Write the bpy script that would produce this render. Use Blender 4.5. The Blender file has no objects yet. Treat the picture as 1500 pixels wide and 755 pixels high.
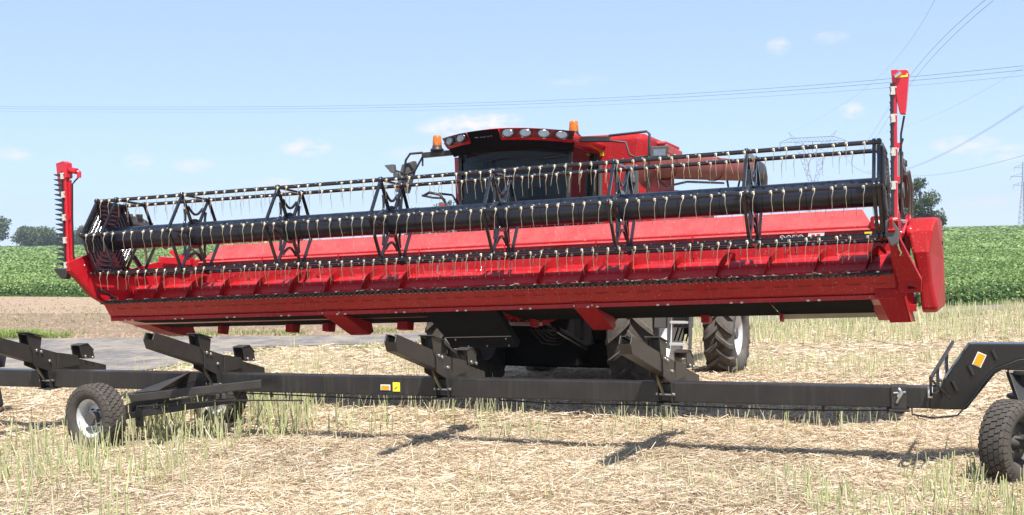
import bpy, bmesh, math, random
import numpy as np
from mathutils import Vector, Matrix
from math import sin, cos, pi, radians, sqrt, atan2, tan
S = bpy.context.scene
COL = S.collection
rnd = random.Random(7)

# ------------------------------------------------------------------ camera
cd = bpy.data.cameras.new('camera'); cam = bpy.data.objects.new('camera', cd); COL.objects.link(cam)
cd.sensor_width = 36; cd.lens = 40.8; cd.clip_start = .1; cd.clip_end = 6000
roll, pitch = radians(1.17), math.atan(34.8/1700)
fwd = Vector((0, cos(pitch), -sin(pitch))); rt = Vector((1, 0, 0)); upv = rt.cross(fwd)
r_ = rt*cos(roll) - upv*sin(roll); u_ = rt*sin(roll) + upv*cos(roll)
m = Matrix.Identity(4)
for i in range(3):
    m[i][0] = r_[i]; m[i][1] = u_[i]; m[i][2] = -fwd[i]
m.translation = Vector((0, 0, 2.3)); cam.matrix_world = m
S.camera = cam

# ------------------------------------------------------------------ sky, sun, exposure
SUN_EL = radians(61); SUN_AZ = radians(163)          # behind the camera, a little to the right
W = bpy.data.worlds.new('World'); S.world = W; W.use_nodes = True
nt = W.node_tree; nt.nodes.clear()
def N(t, **kw):
    n = nt.nodes.new(t)
    for k, v in kw.items(): setattr(n, k, v)
    return n
L = nt.links.new
sky = N('ShaderNodeTexSky', sky_type='NISHITA', sun_disc=False, sun_elevation=SUN_EL, sun_rotation=SUN_AZ,
        altitude=1500, air_density=.7, dust_density=.05, ozone_density=2.0)
geo = N('ShaderNodeTexCoord')
nz = N('ShaderNodeTexNoise'); nz.inputs['Scale'].default_value = 70; nz.inputs['Detail'].default_value = 5
mp = N('ShaderNodeMapping'); mp.inputs['Scale'].default_value = (1, 1, 2.2)
L(geo.outputs['Generated'], mp.inputs['Vector']); L(mp.outputs['Vector'], nz.inputs['Vector'])
nf = N('ShaderNodeMath', operation='MULTIPLY_ADD'); L(nz.outputs['Fac'], nf.inputs[0]); nf.inputs[1].default_value = 4.2; nf.inputs[2].default_value = -1.3
clouds = [((.2237,.963,.1505),.0065,.005,.5), ((.2642,.9519,.1551),.010,.0035,.3), ((.2825,.9545,.0955),.008,.0045,.6),
 ((-.1722,.9821,.0766),.014,.0055,.75), ((-.3027,.9509,.0647),.009,.005,.55), ((-.2625,.9629,.0618),.012,.004,.4), ((-.3906,.9178,.0714),.010,.004,.55),
 ((-.0328,.9953,.0926),.030,.007,.95), ((-.012,.9955,.0975),.016,.004,.9), ((.3646,.929,.0639),.018,.005,.7), ((.388,.92,.0557),.016,.005,.6), ((-.1944,.9798,.0458),.014,.004,.5),
 ((-.2597,.9649,.0397),.012,.003,.4), ((.3812,.9243,.0176),.022,.004,.35), ((-.06,.995,.07),.03,.006,.35), ((.06,.995,.13),.02,.003,.2)]
acc = None
for c, sx, sz, amt in clouds:
    c = Vector(c).normalized(); t = Vector((c.y, -c.x, 0)).normalized(); b = c.cross(t)
    if b.z < 0: b = -b
    terms = []
    for vec, s in ((t, sx), (b, sz)):
        d = N('ShaderNodeVectorMath', operation='DOT_PRODUCT'); L(geo.outputs['Generated'], d.inputs[0]); d.inputs[1].default_value = vec/s
        s0 = N('ShaderNodeMath', operation='SUBTRACT'); L(d.outputs['Value'], s0.inputs[0]); s0.inputs[1].default_value = c.dot(vec)/s
        p = N('ShaderNodeMath', operation='POWER'); L(s0.outputs[0], p.inputs[0]); p.inputs[1].default_value = 2
        terms.append(p)
    a = N('ShaderNodeMath', operation='ADD'); L(terms[0].outputs[0], a.inputs[0]); L(terms[1].outputs[0], a.inputs[1])
    e = N('ShaderNodeMath', operation='MULTIPLY_ADD'); L(a.outputs[0], e.inputs[0]); e.inputs[1].default_value = -.35; e.inputs[2].default_value = 1
    e.use_clamp = True
    q = N('ShaderNodeMath', operation='MULTIPLY'); L(e.outputs[0], q.inputs[0]); q.inputs[1].default_value = amt
    if acc is None: acc = q
    else:
        mx = N('ShaderNodeMath', operation='MAXIMUM'); L(acc.outputs[0], mx.inputs[0]); L(q.outputs[0], mx.inputs[1]); acc = mx
sp = N('ShaderNodeSeparateXYZ'); L(geo.outputs['Generated'], sp.inputs[0])
front = N('ShaderNodeMath', operation='GREATER_THAN'); L(sp.outputs['Y'], front.inputs[0]); front.inputs[1].default_value = 0
mm = N('ShaderNodeMath', operation='MULTIPLY', use_clamp=True); L(acc.outputs[0], mm.inputs[0]); L(nf.outputs[0], mm.inputs[1])
m2 = N('ShaderNodeMath', operation='MULTIPLY', use_clamp=True); L(mm.outputs[0], m2.inputs[0]); L(front.outputs[0], m2.inputs[1])
mix = N('ShaderNodeMix', data_type='RGBA'); L(m2.outputs[0], mix.inputs['Factor']); 
sg = N('ShaderNodeGamma'); sg.inputs['Gamma'].default_value = .37; L(sky.outputs[0], sg.inputs['Color'])
st_ = N('ShaderNodeVectorMath', operation='MULTIPLY'); st_.inputs[1].default_value = (2.58, 3.00, 3.62); L(sg.outputs[0], st_.inputs[0]); L(st_.outputs[0], mix.inputs['A'])
mix.inputs['B'].default_value = (6.6, 6.3, 6.5, 1)
bg = N('ShaderNodeBackground'); bg.inputs['Strength'].default_value = .1
L(mix.outputs['Result'], bg.inputs['Color'])
wo = N('ShaderNodeOutputWorld'); L(bg.outputs[0], wo.inputs['Surface'])

sl = bpy.data.lights.new('sun', 'SUN'); sl.energy = 5.0; sl.angle = radians(.53); sl.color = (1, .96, .9)
so = bpy.data.objects.new('sun', sl); COL.objects.link(so)
sd = Vector((sin(SUN_AZ)*cos(SUN_EL), cos(SUN_AZ)*cos(SUN_EL), sin(SUN_EL)))
so.rotation_euler = sd.to_track_quat('Z', 'Y').to_euler(); so.location = (0, -10, 30)
S.view_settings.view_transform = 'Standard'; S.view_settings.look = 'None'
S.view_settings.exposure = .72; S.view_settings.gamma = 1

# ------------------------------------------------------------------ materials
def mat(name, col, rough=.5, metal=0., var=.0, vs=6., col2=None, dust=0., dcol=(.32,.26,.18), spec=.5, bump=0., bs=40., coat=0., stretch=(1,1,1), streak=0., speck=0., attr=None, trans=0., transl=0.):
    M = bpy.data.materials.new(name); M.use_nodes = True
    t = M.node_tree; n = t.nodes; l = t.links.new; b = n['Principled BSDF']
    b.inputs['Roughness'].default_value = rough; b.inputs['Metallic'].default_value = metal
    b.inputs['Specular IOR Level'].default_value = spec; b.inputs['Coat Weight'].default_value = coat
    b.inputs['Coat Roughness'].default_value = .12; b.inputs['Transmission Weight'].default_value = trans
    tc = n.new('ShaderNodeTexCoord'); mpn = n.new('ShaderNodeMapping'); mpn.inputs['Scale'].default_value = stretch
    l(tc.outputs['Object'], mpn.inputs['Vector'])
    cur = None
    def rgb(c):
        r = n.new('ShaderNodeRGB'); r.outputs[0].default_value = (*c, 1); return r.outputs[0]
    cur = rgb(col)
    if attr:
        a = n.new('ShaderNodeAttribute'); a.attribute_name = attr; cur = a.outputs['Color']
    if col2 is not None or var > 0:
        z = n.new('ShaderNodeTexNoise'); z.inputs['Scale'].default_value = vs; z.inputs['Detail'].default_value = 6; z.inputs['Roughness'].default_value = .65
        l(mpn.outputs[0], z.inputs['Vector'])
        rp = n.new('ShaderNodeMapRange'); rp.inputs[1].default_value = .3; rp.inputs[2].default_value = .7; l(z.outputs['Fac'], rp.inputs[0])
        mxn = n.new('ShaderNodeMix'); mxn.data_type = 'RGBA'; l(rp.outputs[0], mxn.inputs['Factor'])
        l(cur, mxn.inputs['A'])
        if col2 is None:
            hs = n.new('ShaderNodeHueSaturation'); hs.inputs['Value'].default_value = 1-var; l(cur, hs.inputs['Color']); l(hs.outputs[0], mxn.inputs['B'])
        else: l(rgb(col2), mxn.inputs['B'])
        cur = mxn.outputs['Result']
    if dust > 0:
        z = n.new('ShaderNodeTexNoise'); z.inputs['Scale'].default_value = 3.1; z.inputs['Detail'].default_value = 8; z.inputs['Roughness'].default_value = .7
        l(tc.outputs['Object'], z.inputs['Vector'])
        rp = n.new('ShaderNodeMapRange'); rp.inputs[1].default_value = .35; rp.inputs[2].default_value = .75; rp.inputs[4].default_value = dust; rp.inputs[3].default_value = dust*.25
        l(z.outputs['Fac'], rp.inputs[0])
        fac = rp.outputs[0]
        mxn = n.new('ShaderNodeMix'); mxn.data_type = 'RGBA'; l(fac, mxn.inputs['Factor']); l(cur, mxn.inputs['A']); l(rgb(dcol), mxn.inputs['B'])
        cur = mxn.outputs['Result']
        rr = n.new('ShaderNodeMath'); rr.operation = 'MULTIPLY_ADD'; l(fac, rr.inputs[0]); rr.inputs[1].default_value = .8; rr.inputs[2].default_value = rough; rr.use_clamp = True
        l(rr.outputs[0], b.inputs['Roughness'])
    if streak > 0:
        z = n.new('ShaderNodeTexNoise'); z.inputs['Scale'].default_value = 9; z.inputs['Detail'].default_value = 4
        m3 = n.new('ShaderNodeMapping'); m3.inputs['Scale'].default_value = (3, 1, .12); l(tc.outputs['Object'], m3.inputs['Vector']); l(m3.outputs[0], z.inputs['Vector'])
        rp = n.new('ShaderNodeMapRange'); rp.inputs[1].default_value = .55; rp.inputs[2].default_value = .75; rp.inputs[4].default_value = streak
        l(z.outputs['Fac'], rp.inputs[0])
        mxn = n.new('ShaderNodeMix'); mxn.data_type = 'RGBA'; l(rp.outputs[0], mxn.inputs['Factor']); l(cur, mxn.inputs['A']); l(rgb(dcol), mxn.inputs['B'])
        cur = mxn.outputs['Result']
    if speck > 0:
        z = n.new('ShaderNodeTexNoise'); z.inputs['Scale'].default_value = 55; z.inputs['Detail'].default_value = 3; l(tc.outputs['Object'], z.inputs['Vector'])
        rp = n.new('ShaderNodeMapRange'); rp.inputs[1].default_value = .66; rp.inputs[2].default_value = .72; rp.inputs[4].default_value = speck; l(z.outputs['Fac'], rp.inputs[0])
        mxn = n.new('ShaderNodeMix'); mxn.data_type = 'RGBA'; l(rp.outputs[0], mxn.inputs['Factor']); l(cur, mxn.inputs['A']); l(rgb((.6,.5,.4)), mxn.inputs['B']); cur = mxn.outputs['Result']
    l(cur, b.inputs['Base Color'])
    if bump > 0:
        z = n.new('ShaderNodeTexNoise'); z.inputs['Scale'].default_value = bs; z.inputs['Detail'].default_value = 6; l(mpn.outputs[0], z.inputs['Vector'])
        bp = n.new('ShaderNodeBump'); bp.inputs['Strength'].default_value = bump; bp.inputs['Distance'].default_value = .02
        l(z.outputs['Fac'], bp.inputs['Height']); l(bp.outputs[0], b.inputs['Normal'])
    if transl > 0:
        tr = n.new('ShaderNodeBsdfTranslucent'); l(cur, tr.inputs['Color'])
        ms = n.new('ShaderNodeMixShader'); ms.inputs[0].default_value = transl
        l(b.outputs[0], ms.inputs[1]); l(tr.outputs[0], ms.inputs[2]); l(ms.outputs[0], n['Material Output'].inputs['Surface'])
    return M
RED = mat('red_paint', (.42,.004,.009), .3, col2=(.35,.004,.008), vs=2, dust=.05, coat=.2, spec=.3, speck=.55, streak=.2, dcol=(.52,.17,.15))
REDD = mat('dusty_red_paint', (.38,.006,.011), .42, col2=(.30,.006,.010), vs=3, dust=.09, spec=.12, speck=.4, dcol=(.38,.18,.15), streak=.10)
REDC = mat('clean_red_paint', (.56,.007,.018), .25, var=.08, dust=.04, coat=.4)
REDW = mat('faded_red_panel', (.46,.022,.028), .5, col2=(.38,.02,.025), vs=5, dust=.24, spec=.35, speck=.6, dcol=(.42,.30,.26))
BLK = mat('gloss_black_paint', (.008,.009,.012), .2, dust=.05, coat=.5, dcol=(.2,.2,.22))
BLKP = mat('black_plastic', (.016,.016,.017), .45, dust=.08, var=.2)
NECK = mat('clean_black_steel', (.006,.006,.007), .28, dust=.03, coat=.2, dcol=(.2,.18,.15), streak=.05)
TUBE = mat('navy_black_tube', (.007,.009,.018), .3, dust=.05, coat=.2, dcol=(.12,.12,.16), stretch=(1,1,1))
TRL = mat('dusty_black_steel', (.010,.010,.011), .30, col2=(.018,.017,.017), vs=7, dust=.09, dcol=(.2,.17,.14), streak=.12)
TRL2 = mat('worn_grey_black_steel', (.018,.017,.016), .38, col2=(.028,.026,.024), vs=9, dust=.16, dcol=(.22,.18,.14))
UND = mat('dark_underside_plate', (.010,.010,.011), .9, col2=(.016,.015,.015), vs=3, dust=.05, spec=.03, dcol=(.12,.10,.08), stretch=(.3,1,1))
DARK = mat('grimy_black', (.006,.006,.007), .9, dust=.03, spec=.03)
AUGM = mat('weathered_auger_red', (.14,.022,.018), .55, col2=(.19,.035,.028), vs=3, dust=.32, spec=.25, dcol=(.20,.13,.10))
PALE = mat('bare_edge_strip', (.42,.36,.27), .6, var=.2)
STEEL = mat('zinc_steel', (.62,.60,.55), .3, metal=.9, var=.2, vs=30)
TINE = mat('yellow_zinc_wire', (.62,.56,.40), .32, metal=.6, var=.25, vs=20)
GUARD = mat('dark_guard_iron', (.035,.03,.028), .45, metal=.4, dust=.1, vs=20, var=.3)
RUB = mat('tyre_rubber', (.032,.030,.029), .75, col2=(.06,.054,.048), vs=9, dust=.42, spec=.3, dcol=(.20,.165,.125), bump=.3, bs=60)
RUBD = mat('dusty_tractor_tyre', (.030,.028,.027), .8, col2=(.075,.066,.056), vs=6, dust=.42, spec=.2, dcol=(.29,.26,.225), bump=.3, bs=50)
RIM = mat('silver_rim', (.70,.70,.71), .38, metal=.25, var=.12, dust=.10)
RIMD = mat('dark_inner_rim', (.06,.06,.06), .5, dust=.2)
BEZ = mat('brown_reflection_chrome', (.26,.19,.15), .22, metal=.8, var=.5, vs=18)  # chrome bezel; its brownish reflections are put into the base colour
CHR = mat('chrome', (.85,.85,.87), .12, metal=1, var=.1)
LENS = mat('lamp_lens', (.33,.34,.35), .15, metal=.6, var=.35, vs=40)
AMB = mat('amber_plastic', (.75,.20,.008), .2, var=.6, vs=22, coat=.5)
ORG = mat('orange_reflector', (.9,.36,.01), .3, var=.1, vs=30)
YEL = mat('yellow_sticker', (.9,.72,.05), .4, var=.06)
WHT = mat('white_decal', (.8,.8,.8), .4, var=.05)
NAVY = mat('dark_lettering', (.02,.02,.035), .4, var=.05)
GREYT = mat('grey_lettering', (.28,.26,.26), .4, var=.1)
GREYP = mat('grey_black_housing', (.07,.072,.075), .5, var=.2, dust=.12)
HOSE = mat('rubber_hose', (.018,.018,.02), .5, var=.3)
CABIN = mat('cab_trim', (.12,.105,.09), .7, var=.3)
SEATM = mat('seat_fabric', (.02,.02,.022), .9, var=.3)

def glass(name, tint, rough=.02, clear=.5):
    M = bpy.data.materials.new(name); M.use_nodes = True; t = M.node_tree; n = t.nodes; l = t.links.new
    n.remove(n['Principled BSDF'])
    g = n.new('ShaderNodeBsdfGlossy'); g.inputs['Roughness'].default_value = rough; g.inputs['Color'].default_value = (.9,.95,1,1)
    tr = n.new('ShaderNodeBsdfTransparent'); tr.inputs['Color'].default_value = (*tint, 1)
    fr = n.new('ShaderNodeFresnel'); fr.inputs[0].default_value = 1.25
    nz = n.new('ShaderNodeTexNoise'); nz.inputs['Scale'].default_value = 3
    ad = n.new('ShaderNodeMath'); ad.operation = 'MULTIPLY_ADD'; l(nz.outputs['Fac'], ad.inputs[0]); ad.inputs[1].default_value = .015; l(fr.outputs[0], ad.inputs[2])
    m = n.new('ShaderNodeMixShader'); l(ad.outputs[0], m.inputs[0]); l(tr.outputs[0], m.inputs[1]); l(g.outputs[0], m.inputs[2])
    l(m.outputs[0], n['Material Output'].inputs['Surface']); return M
GLASS = glass('tinted_glass', (.55,.62,.57))
GLASSB = glass('blue_side_glass', (.40,.58,.66))

# ------------------------------------------------------------------ mesh helpers
class MB:
    def __init__(s): s.v = []; s.f = []; s.sm = []
    def add(s, vs, fs, smooth=False, M=None):
        o = len(s.v)
        if M is not None: vs = [M @ Vector(p) for p in vs]
        s.v += [tuple(p) for p in vs]; s.f += [tuple(i+o for i in f) for f in fs]; s.sm += [smooth]*len(fs); return s
    def box(s, c, d, M=None):
        x, y, z = c; a, b, e = d[0]/2, d[1]/2, d[2]/2
        vs = [(x+i*a, y+j*b, z+k*e) for i in (-1,1) for j in (-1,1) for k in (-1,1)]
        return s.add(vs, [(0,1,3,2),(4,6,7,5),(0,4,5,1),(2,3,7,6),(0,2,6,4),(1,5,7,3)], M=M)
    def bar(s, p, q, w, h, up=(0,0,1), w2=None, h2=None):
        p, q = Vector(p), Vector(q); d = (q-p).normalized(); upx = Vector(up)
        if abs(d.dot(upx)) > .98: upx = Vector((0,1,0))
        a = d.cross(upx).normalized(); b = a.cross(d); w2 = w2 or w; h2 = h2 or h
        vs = [p+a*i*w/2+b*j*h/2 for i, j in ((-1,-1),(1,-1),(1,1),(-1,1))]+[q+a*i*w2/2+b*j*h2/2 for i, j in ((-1,-1),(1,-1),(1,1),(-1,1))]
        return s.add(vs, [(0,1,2,3),(7,6,5,4),(0,4,5,1),(1,5,6,2),(2,6,7,3),(3,7,4,0)])
    def tube(s, pts, r, n=8, cap=True, closed=False):
        pts = [Vector(p) for p in pts]; k = len(pts); rs = r if isinstance(r, (list, tuple)) else [r]*k
        vs = []; ref = None
        for i, p in enumerate(pts):
            if closed: d = pts[(i+1) % k]-pts[i-1]
            else: d = (pts[min(i+1, k-1)]-pts[max(i-1, 0)])
            d.normalize()
            if ref is None:
                ref = Vector((0,0,1)) if abs(d.z) < .9 else Vector((1,0,0))
            a = d.cross(ref).normalized(); b = a.cross(d); ref = b
            vs += [p+(a*cos(2*pi*j/n)+b*sin(2*pi*j/n))*rs[i] for j in range(n)]
        fs = []
        for i in range(k if closed else k-1):
            i2 = (i+1) % k
            fs += [(i*n+j, i*n+(j+1) % n, i2*n+(j+1) % n, i2*n+j) for j in range(n)]
        s.add(vs, fs, True)
        if cap and not closed:
            s.add(vs[:n], [tuple(range(n))[::-1]]); s.add(vs[-n:], [tuple(range(n))])
        return s
    def lathe(s, prof, c=(0,0,0), ax=(1,0,0), n=32, smooth=True, a0=0, a1=2*pi):
        """prof: list of (radius, height along axis)"""
        c = Vector(c); ax = Vector(ax).normalized(); ref = Vector((0,0,1)) if abs(ax.z) < .9 else Vector((1,0,0))
        a = ax.cross(ref).normalized(); b = a.cross(ax)*-1; full = abs(a1-a0-2*pi) < 1e-6; m = n if full else n+1
        vs = [c+ax*h+(a*cos(a0+(a1-a0)*j/n)+b*sin(a0+(a1-a0)*j/n))*r for r, h in prof for j in range(m)]
        fs = []
        for i in range(len(prof)-1):
            for j in range(n):
                j2 = (j+1) % m; fs.append((i*m+j, i*m+j2, (i+1)*m+j2, (i+1)*m+j))
        return s.add(vs, fs, smooth)
    def prism(s, poly, vec):
        poly = [Vector(p) for p in poly]; v = Vector(vec); n = len(poly)
        vs = poly+[p+v for p in poly]
        return s.add(vs, [tuple(range(n))[::-1], tuple(range(n, 2*n))]+[(i, (i+1) % n, n+(i+1) % n, n+i) for i in range(n)])
    def ball(s, c, r, n=8):
        prof = [(r*sin(pi*i/n)+1e-5, -r*cos(pi*i/n)) for i in range(n+1)]
        return s.lathe(prof, c, (0,0,1), n*2 if n < 6 else n+4)
    def build(s, name, material, parent=None, bevel=0, M=None, weld=False, recalc=True):
        me = bpy.data.meshes.new(name); me.from_pydata(s.v, [], s.f); me.update()
        me.polygons.foreach_set('use_smooth', s.sm)
        me.materials.append(material)
        bm = bmesh.new(); bm.from_mesh(me)
        if weld: bmesh.ops.remove_doubles(bm, verts=bm.verts, dist=1e-5)
        if recalc: bmesh.ops.recalc_face_normals(bm, faces=bm.faces)
        bm.to_mesh(me); bm.free()
        o = bpy.data.objects.new(name, me); COL.objects.link(o)
        if parent: o.parent = parent
        if M is not None: o.matrix_local = M
        if bevel:
            b = o.modifiers.new('bevel', 'BEVEL'); b.width = bevel; b.segments = 2; b.limit_method = 'ANGLE'; b.angle_limit = radians(40)
            b.harden_normals = False
        return o
def absorb(parent, child):
    """fold a row of small fixings into the surface of the part that carries them"""
    pm, cm = parent.data, child.data; bm = bmesh.new(); bm.from_mesh(pm); n0 = len(bm.faces)
    bm.from_mesh(cm); bm.faces.ensure_lookup_table()
    idx = pm.materials.find(cm.materials[0].name)
    if idx < 0: pm.materials.append(cm.materials[0]); idx = len(pm.materials)-1
    for f in bm.faces[n0:]: f.material_index = idx
    bm.to_mesh(pm); bm.free(); bpy.data.objects.remove(child)
def tag(o, label=None, cat=None, group=None, kind=None):
    if label: o['label'] = label
    if cat: o['category'] = cat
    if group: o['group'] = group
    if kind: o['kind'] = kind
    return o
def empty(name, M, label, cat, group=None):
    o = bpy.data.objects.new(name, None); COL.objects.link(o); o.matrix_world = M; o.empty_display_size = .2
    return tag(o, label, cat, group)
def npmesh(name, V, F, material, colors=None, parent=None):
    """V (n,3) float, F (m,k) int ; colors per-vertex (n,3)"""
    me = bpy.data.meshes.new(name); k = F.shape[1]
    me.vertices.add(len(V)); me.vertices.foreach_set('co', V.astype(np.float32).ravel())
    me.loops.add(F.size); me.loops.foreach_set('vertex_index', F.astype(np.int32).ravel())
    me.polygons.add(len(F)); me.polygons.foreach_set('loop_start', (np.arange(len(F))*k).astype(np.int32))
    me.polygons.foreach_set('loop_total', np.full(len(F), k, np.int32))
    if colors is not None:
        at = me.color_attributes.new('tone', 'FLOAT_COLOR', 'POINT')
        at.data.foreach_set('color', np.concatenate([colors, np.ones((len(V), 1))], 1).astype(np.float32).ravel())
    me.update(calc_edges=True); me.materials.append(material)
    o = bpy.data.objects.new(name, me); COL.objects.link(o)
    if parent: o.parent = parent
    return o
def text_mesh(name, body, size, material, parent, M, extrude=.001, shear=0., bold=0.):
    cu = bpy.data.curves.new(name, 'FONT'); cu.body = body; cu.size = size; cu.extrude = extrude; cu.shear = shear; cu.offset = bold
    cu.align_x = 'LEFT'; cu.resolution_u = 3
    tmp = bpy.data.objects.new('tmp', cu); COL.objects.link(tmp)
    bpy.context.view_layer.update()
    me = bpy.data.meshes.new_from_object(tmp.evaluated_get(bpy.context.evaluated_depsgraph_get()))
    bpy.data.objects.remove(tmp); bpy.data.curves.remove(cu)
    me.name = name; me.materials.clear(); me.materials.append(material)
    o = bpy.data.objects.new(name, me); COL.objects.link(o); o.parent = parent; o.matrix_local = M
    return o
def frameM(o, x, y, z):
    m = Matrix.Identity(4)
    for i in range(3): m[i][0] = x[i]; m[i][1] = y[i]; m[i][2] = z[i]
    m.translation = Vector(o); return m

# ------------------------------------------------------------------ terrain
def sst(a, b, y):
    t = np.clip((y-a)/(b-a), 0, 1); return t*t*(3-2*t)
def gbase(x, y):
    y = np.asarray(y, float)
    return -.4*sst(14, 26, y) + .35*sst(70, 300, y)
_rg = np.random.default_rng(3); _lat = _rg.random((256, 256))
def vnoise(x, y):
    x = np.asarray(x, float); y = np.asarray(y, float)
    xi = np.floor(x).astype(int); yi = np.floor(y).astype(int); fx = x-xi; fy = y-yi
    fx = fx*fx*(3-2*fx); fy = fy*fy*(3-2*fy)
    g = lambda a, b: _lat[a % 256, b % 256]
    return (g(xi, yi)*(1-fx)*(1-fy)+g(xi+1, yi)*fx*(1-fy)+g(xi, yi+1)*(1-fx)*fy+g(xi+1, yi+1)*fx*fy)
def gz(x, y):
    x = np.asarray(x, float); y = np.asarray(y, float)
    n = (vnoise(x*1.1+5, y*1.1)-.5)*.05 + (vnoise(x*3.3, y*3.3+9)-.5)*.035
    return gbase(x, y) + n*(1-sst(20, 23, y))*(1-sst(16, 22, np.abs(x)))
# ------------------------------------------------------------------ ground sheets
def grid(name, xs, ys, zf, material):
    X, Y = np.meshgrid(xs, ys); V = np.stack([X.ravel(), Y.ravel(), zf(X, Y).ravel()], 1)
    nx, ny = len(xs), len(ys); i = np.arange((nx-1)*(ny-1)); r = i//(nx-1); c = i % (nx-1); a = r*nx+c
    F = np.stack([a, a+1, a+nx+1, a+nx], 1)
    o = npmesh(name, V, F, material); o.data.polygons.foreach_set('use_smooth', np.ones(len(F), bool)); return o
def soilmat(name, cols, scales, rough=.95, bump=.6, bs=18):
    M = bpy.data.materials.new(name); M.use_nodes = True; t = M.node_tree; n = t.nodes; l = t.links.new; b = n['Principled BSDF']
    b.inputs['Roughness'].default_value = rough; b.inputs['Specular IOR Level'].default_value = .15
    tc = n.new('ShaderNodeTexCoord'); cur = None
    r0 = n.new('ShaderNodeRGB'); r0.outputs[0].default_value = (*cols[0], 1); cur = r0.outputs[0]
    for c, s in zip(cols[1:], scales):
        z = n.new('ShaderNodeTexNoise'); z.inputs['Scale'].default_value = s; z.inputs['Detail'].default_value = 8; z.inputs['Roughness'].default_value = .7
        l(tc.outputs['Object'], z.inputs['Vector'])
        rp = n.new('ShaderNodeMapRange'); rp.inputs[1].default_value = .42; rp.inputs[2].default_value = .66; l(z.outputs['Fac'], rp.inputs[0])
        mx = n.new('ShaderNodeMix'); mx.data_type = 'RGBA'; l(rp.outputs[0], mx.inputs['Factor']); l(cur, mx.inputs['A']); mx.inputs['B'].default_value = (*c, 1)
        cur = mx.outputs['Result']
    l(cur, b.inputs['Base Color'])
    z = n.new('ShaderNodeTexNoise'); z.inputs['Scale'].default_value = bs; z.inputs['Detail'].default_value = 8; z.inputs['Roughness'].default_value = .75
    l(tc.outputs['Object'], z.inputs['Vector'])
    bp = n.new('ShaderNodeBump'); bp.inputs['Strength'].default_value = bump; bp.inputs['Distance'].default_value = .04
    l(z.outputs['Fac'], bp.inputs['Height']); l(bp.outputs[0], b.inputs['Normal']); return M
GRD = soilmat('straw_covered_ground', [(.47,.37,.25), (.36,.27,.17), (.56,.46,.32), (.26,.195,.125)], [2.2, 9, 30], bs=35)
SOIL = soilmat('bare_sandy_soil', [(.38,.28,.195), (.43,.325,.235), (.26,.185,.125), (.33,.245,.17)], [.35, 4, 14], bs=9, bump=.9)
SOILD = soilmat('dark_verge_soil', [(.29,.21,.145), (.21,.15,.10), (.35,.26,.18), (.15,.11,.075)], [.5, 2.2, 6], bs=9, bump=.9)
ROADM = soilmat('old_tarmac', [(.17,.155,.15), (.22,.20,.19), (.125,.115,.112), (.33,.28,.22)], [.45, 6, 1.3], bs=60, bump=.3)
xs = np.unique(np.round(np.concatenate([np.linspace(-1500, -60, 8), np.arange(-60, -20, 2.), np.arange(-20, 20.01, .25), np.arange(22, 62, 2.), np.linspace(64, 1500, 8)]), 3))
ys = np.unique(np.round(np.concatenate([np.array([-300, -60, -20, -5., 2, 6]), np.arange(7, 24, .25), np.arange(24, 72, 1.), np.arange(75, 320, 10.), np.linspace(330, 1600, 6)]), 3))
tag(grid('stubble_ground', xs, ys, gz, GRD), kind='structure')
def strip(name, nearp, farp, material, dz, nseg=60, nw=16):
    nearp = np.array(nearp, float); farp = np.array(farp, float)
    def samp(P, t):
        s = np.r_[0, np.cumsum(np.hypot(*np.diff(P, axis=0).T))]; s /= s[-1]; return np.stack([np.interp(t, s, P[:, k]) for k in (0, 1)], 1)
    t = np.linspace(0, 1, nseg); A = samp(nearp, t); B = samp(farp, t)
    w = np.linspace(0, 1, nw)[:, None, None]; P = (A[None]*(1-w)+B[None]*w).reshape(-1, 2)
    wob = (vnoise(P[:, 0]*1.5, P[:, 1]*1.5)-.5)*.5; P[:, 1] += wob*0.6
    V = np.stack([P[:, 0], P[:, 1], gz(P[:, 0], P[:, 1])+dz], 1)
    i = np.arange((nseg-1)*(nw-1)); r = i//(nseg-1); c = i % (nseg-1); a = r*nseg+c
    return tag(npmesh(name, V, np.stack([a, a+1, a+nseg+1, a+nseg], 1), material), kind='structure')
far = [(-60,40.5),(-38,36.8),(-17.8,33.5),(-14.6,33.0),(-9.55,32.3),(-3.6,31.75),(7.2,35.1),(15.8,38.3),(22.7,40.7),(60,53)]
near = [(-60,22.5),(-30,22.2),(-11.9,22.3),(-7.5,23.1),(-7.1,26.3),(-6.3,28.8),(-3.3,29.1),(6.8,33.1),(14.9,36.2),(21.6,38.6),(60,51)]
soyE = [(-60,72),(-38,63.5),(-26.3,59.6),(-20.8,56.9),(7.3,36.0),(15.9,38.9),(23.1,41.6),(60,54)]
ds = [(-60,56),(-38,50),(-17.8,44.5),(-9.55,42),(-3.6,38.5),(7.2,35.9),(15.8,38.8),(22.7,41.5),(60,54)]
strip('verge_soil', far, ds, SOILD, .006); strip('bare_soil_strip', ds, soyE, SOIL, .010); strip('farm_road', near, far, ROADM, .014)
def polyY(P, x):
    P = np.array(P); return np.interp(x, P[:, 0], P[:, 1])

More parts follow.
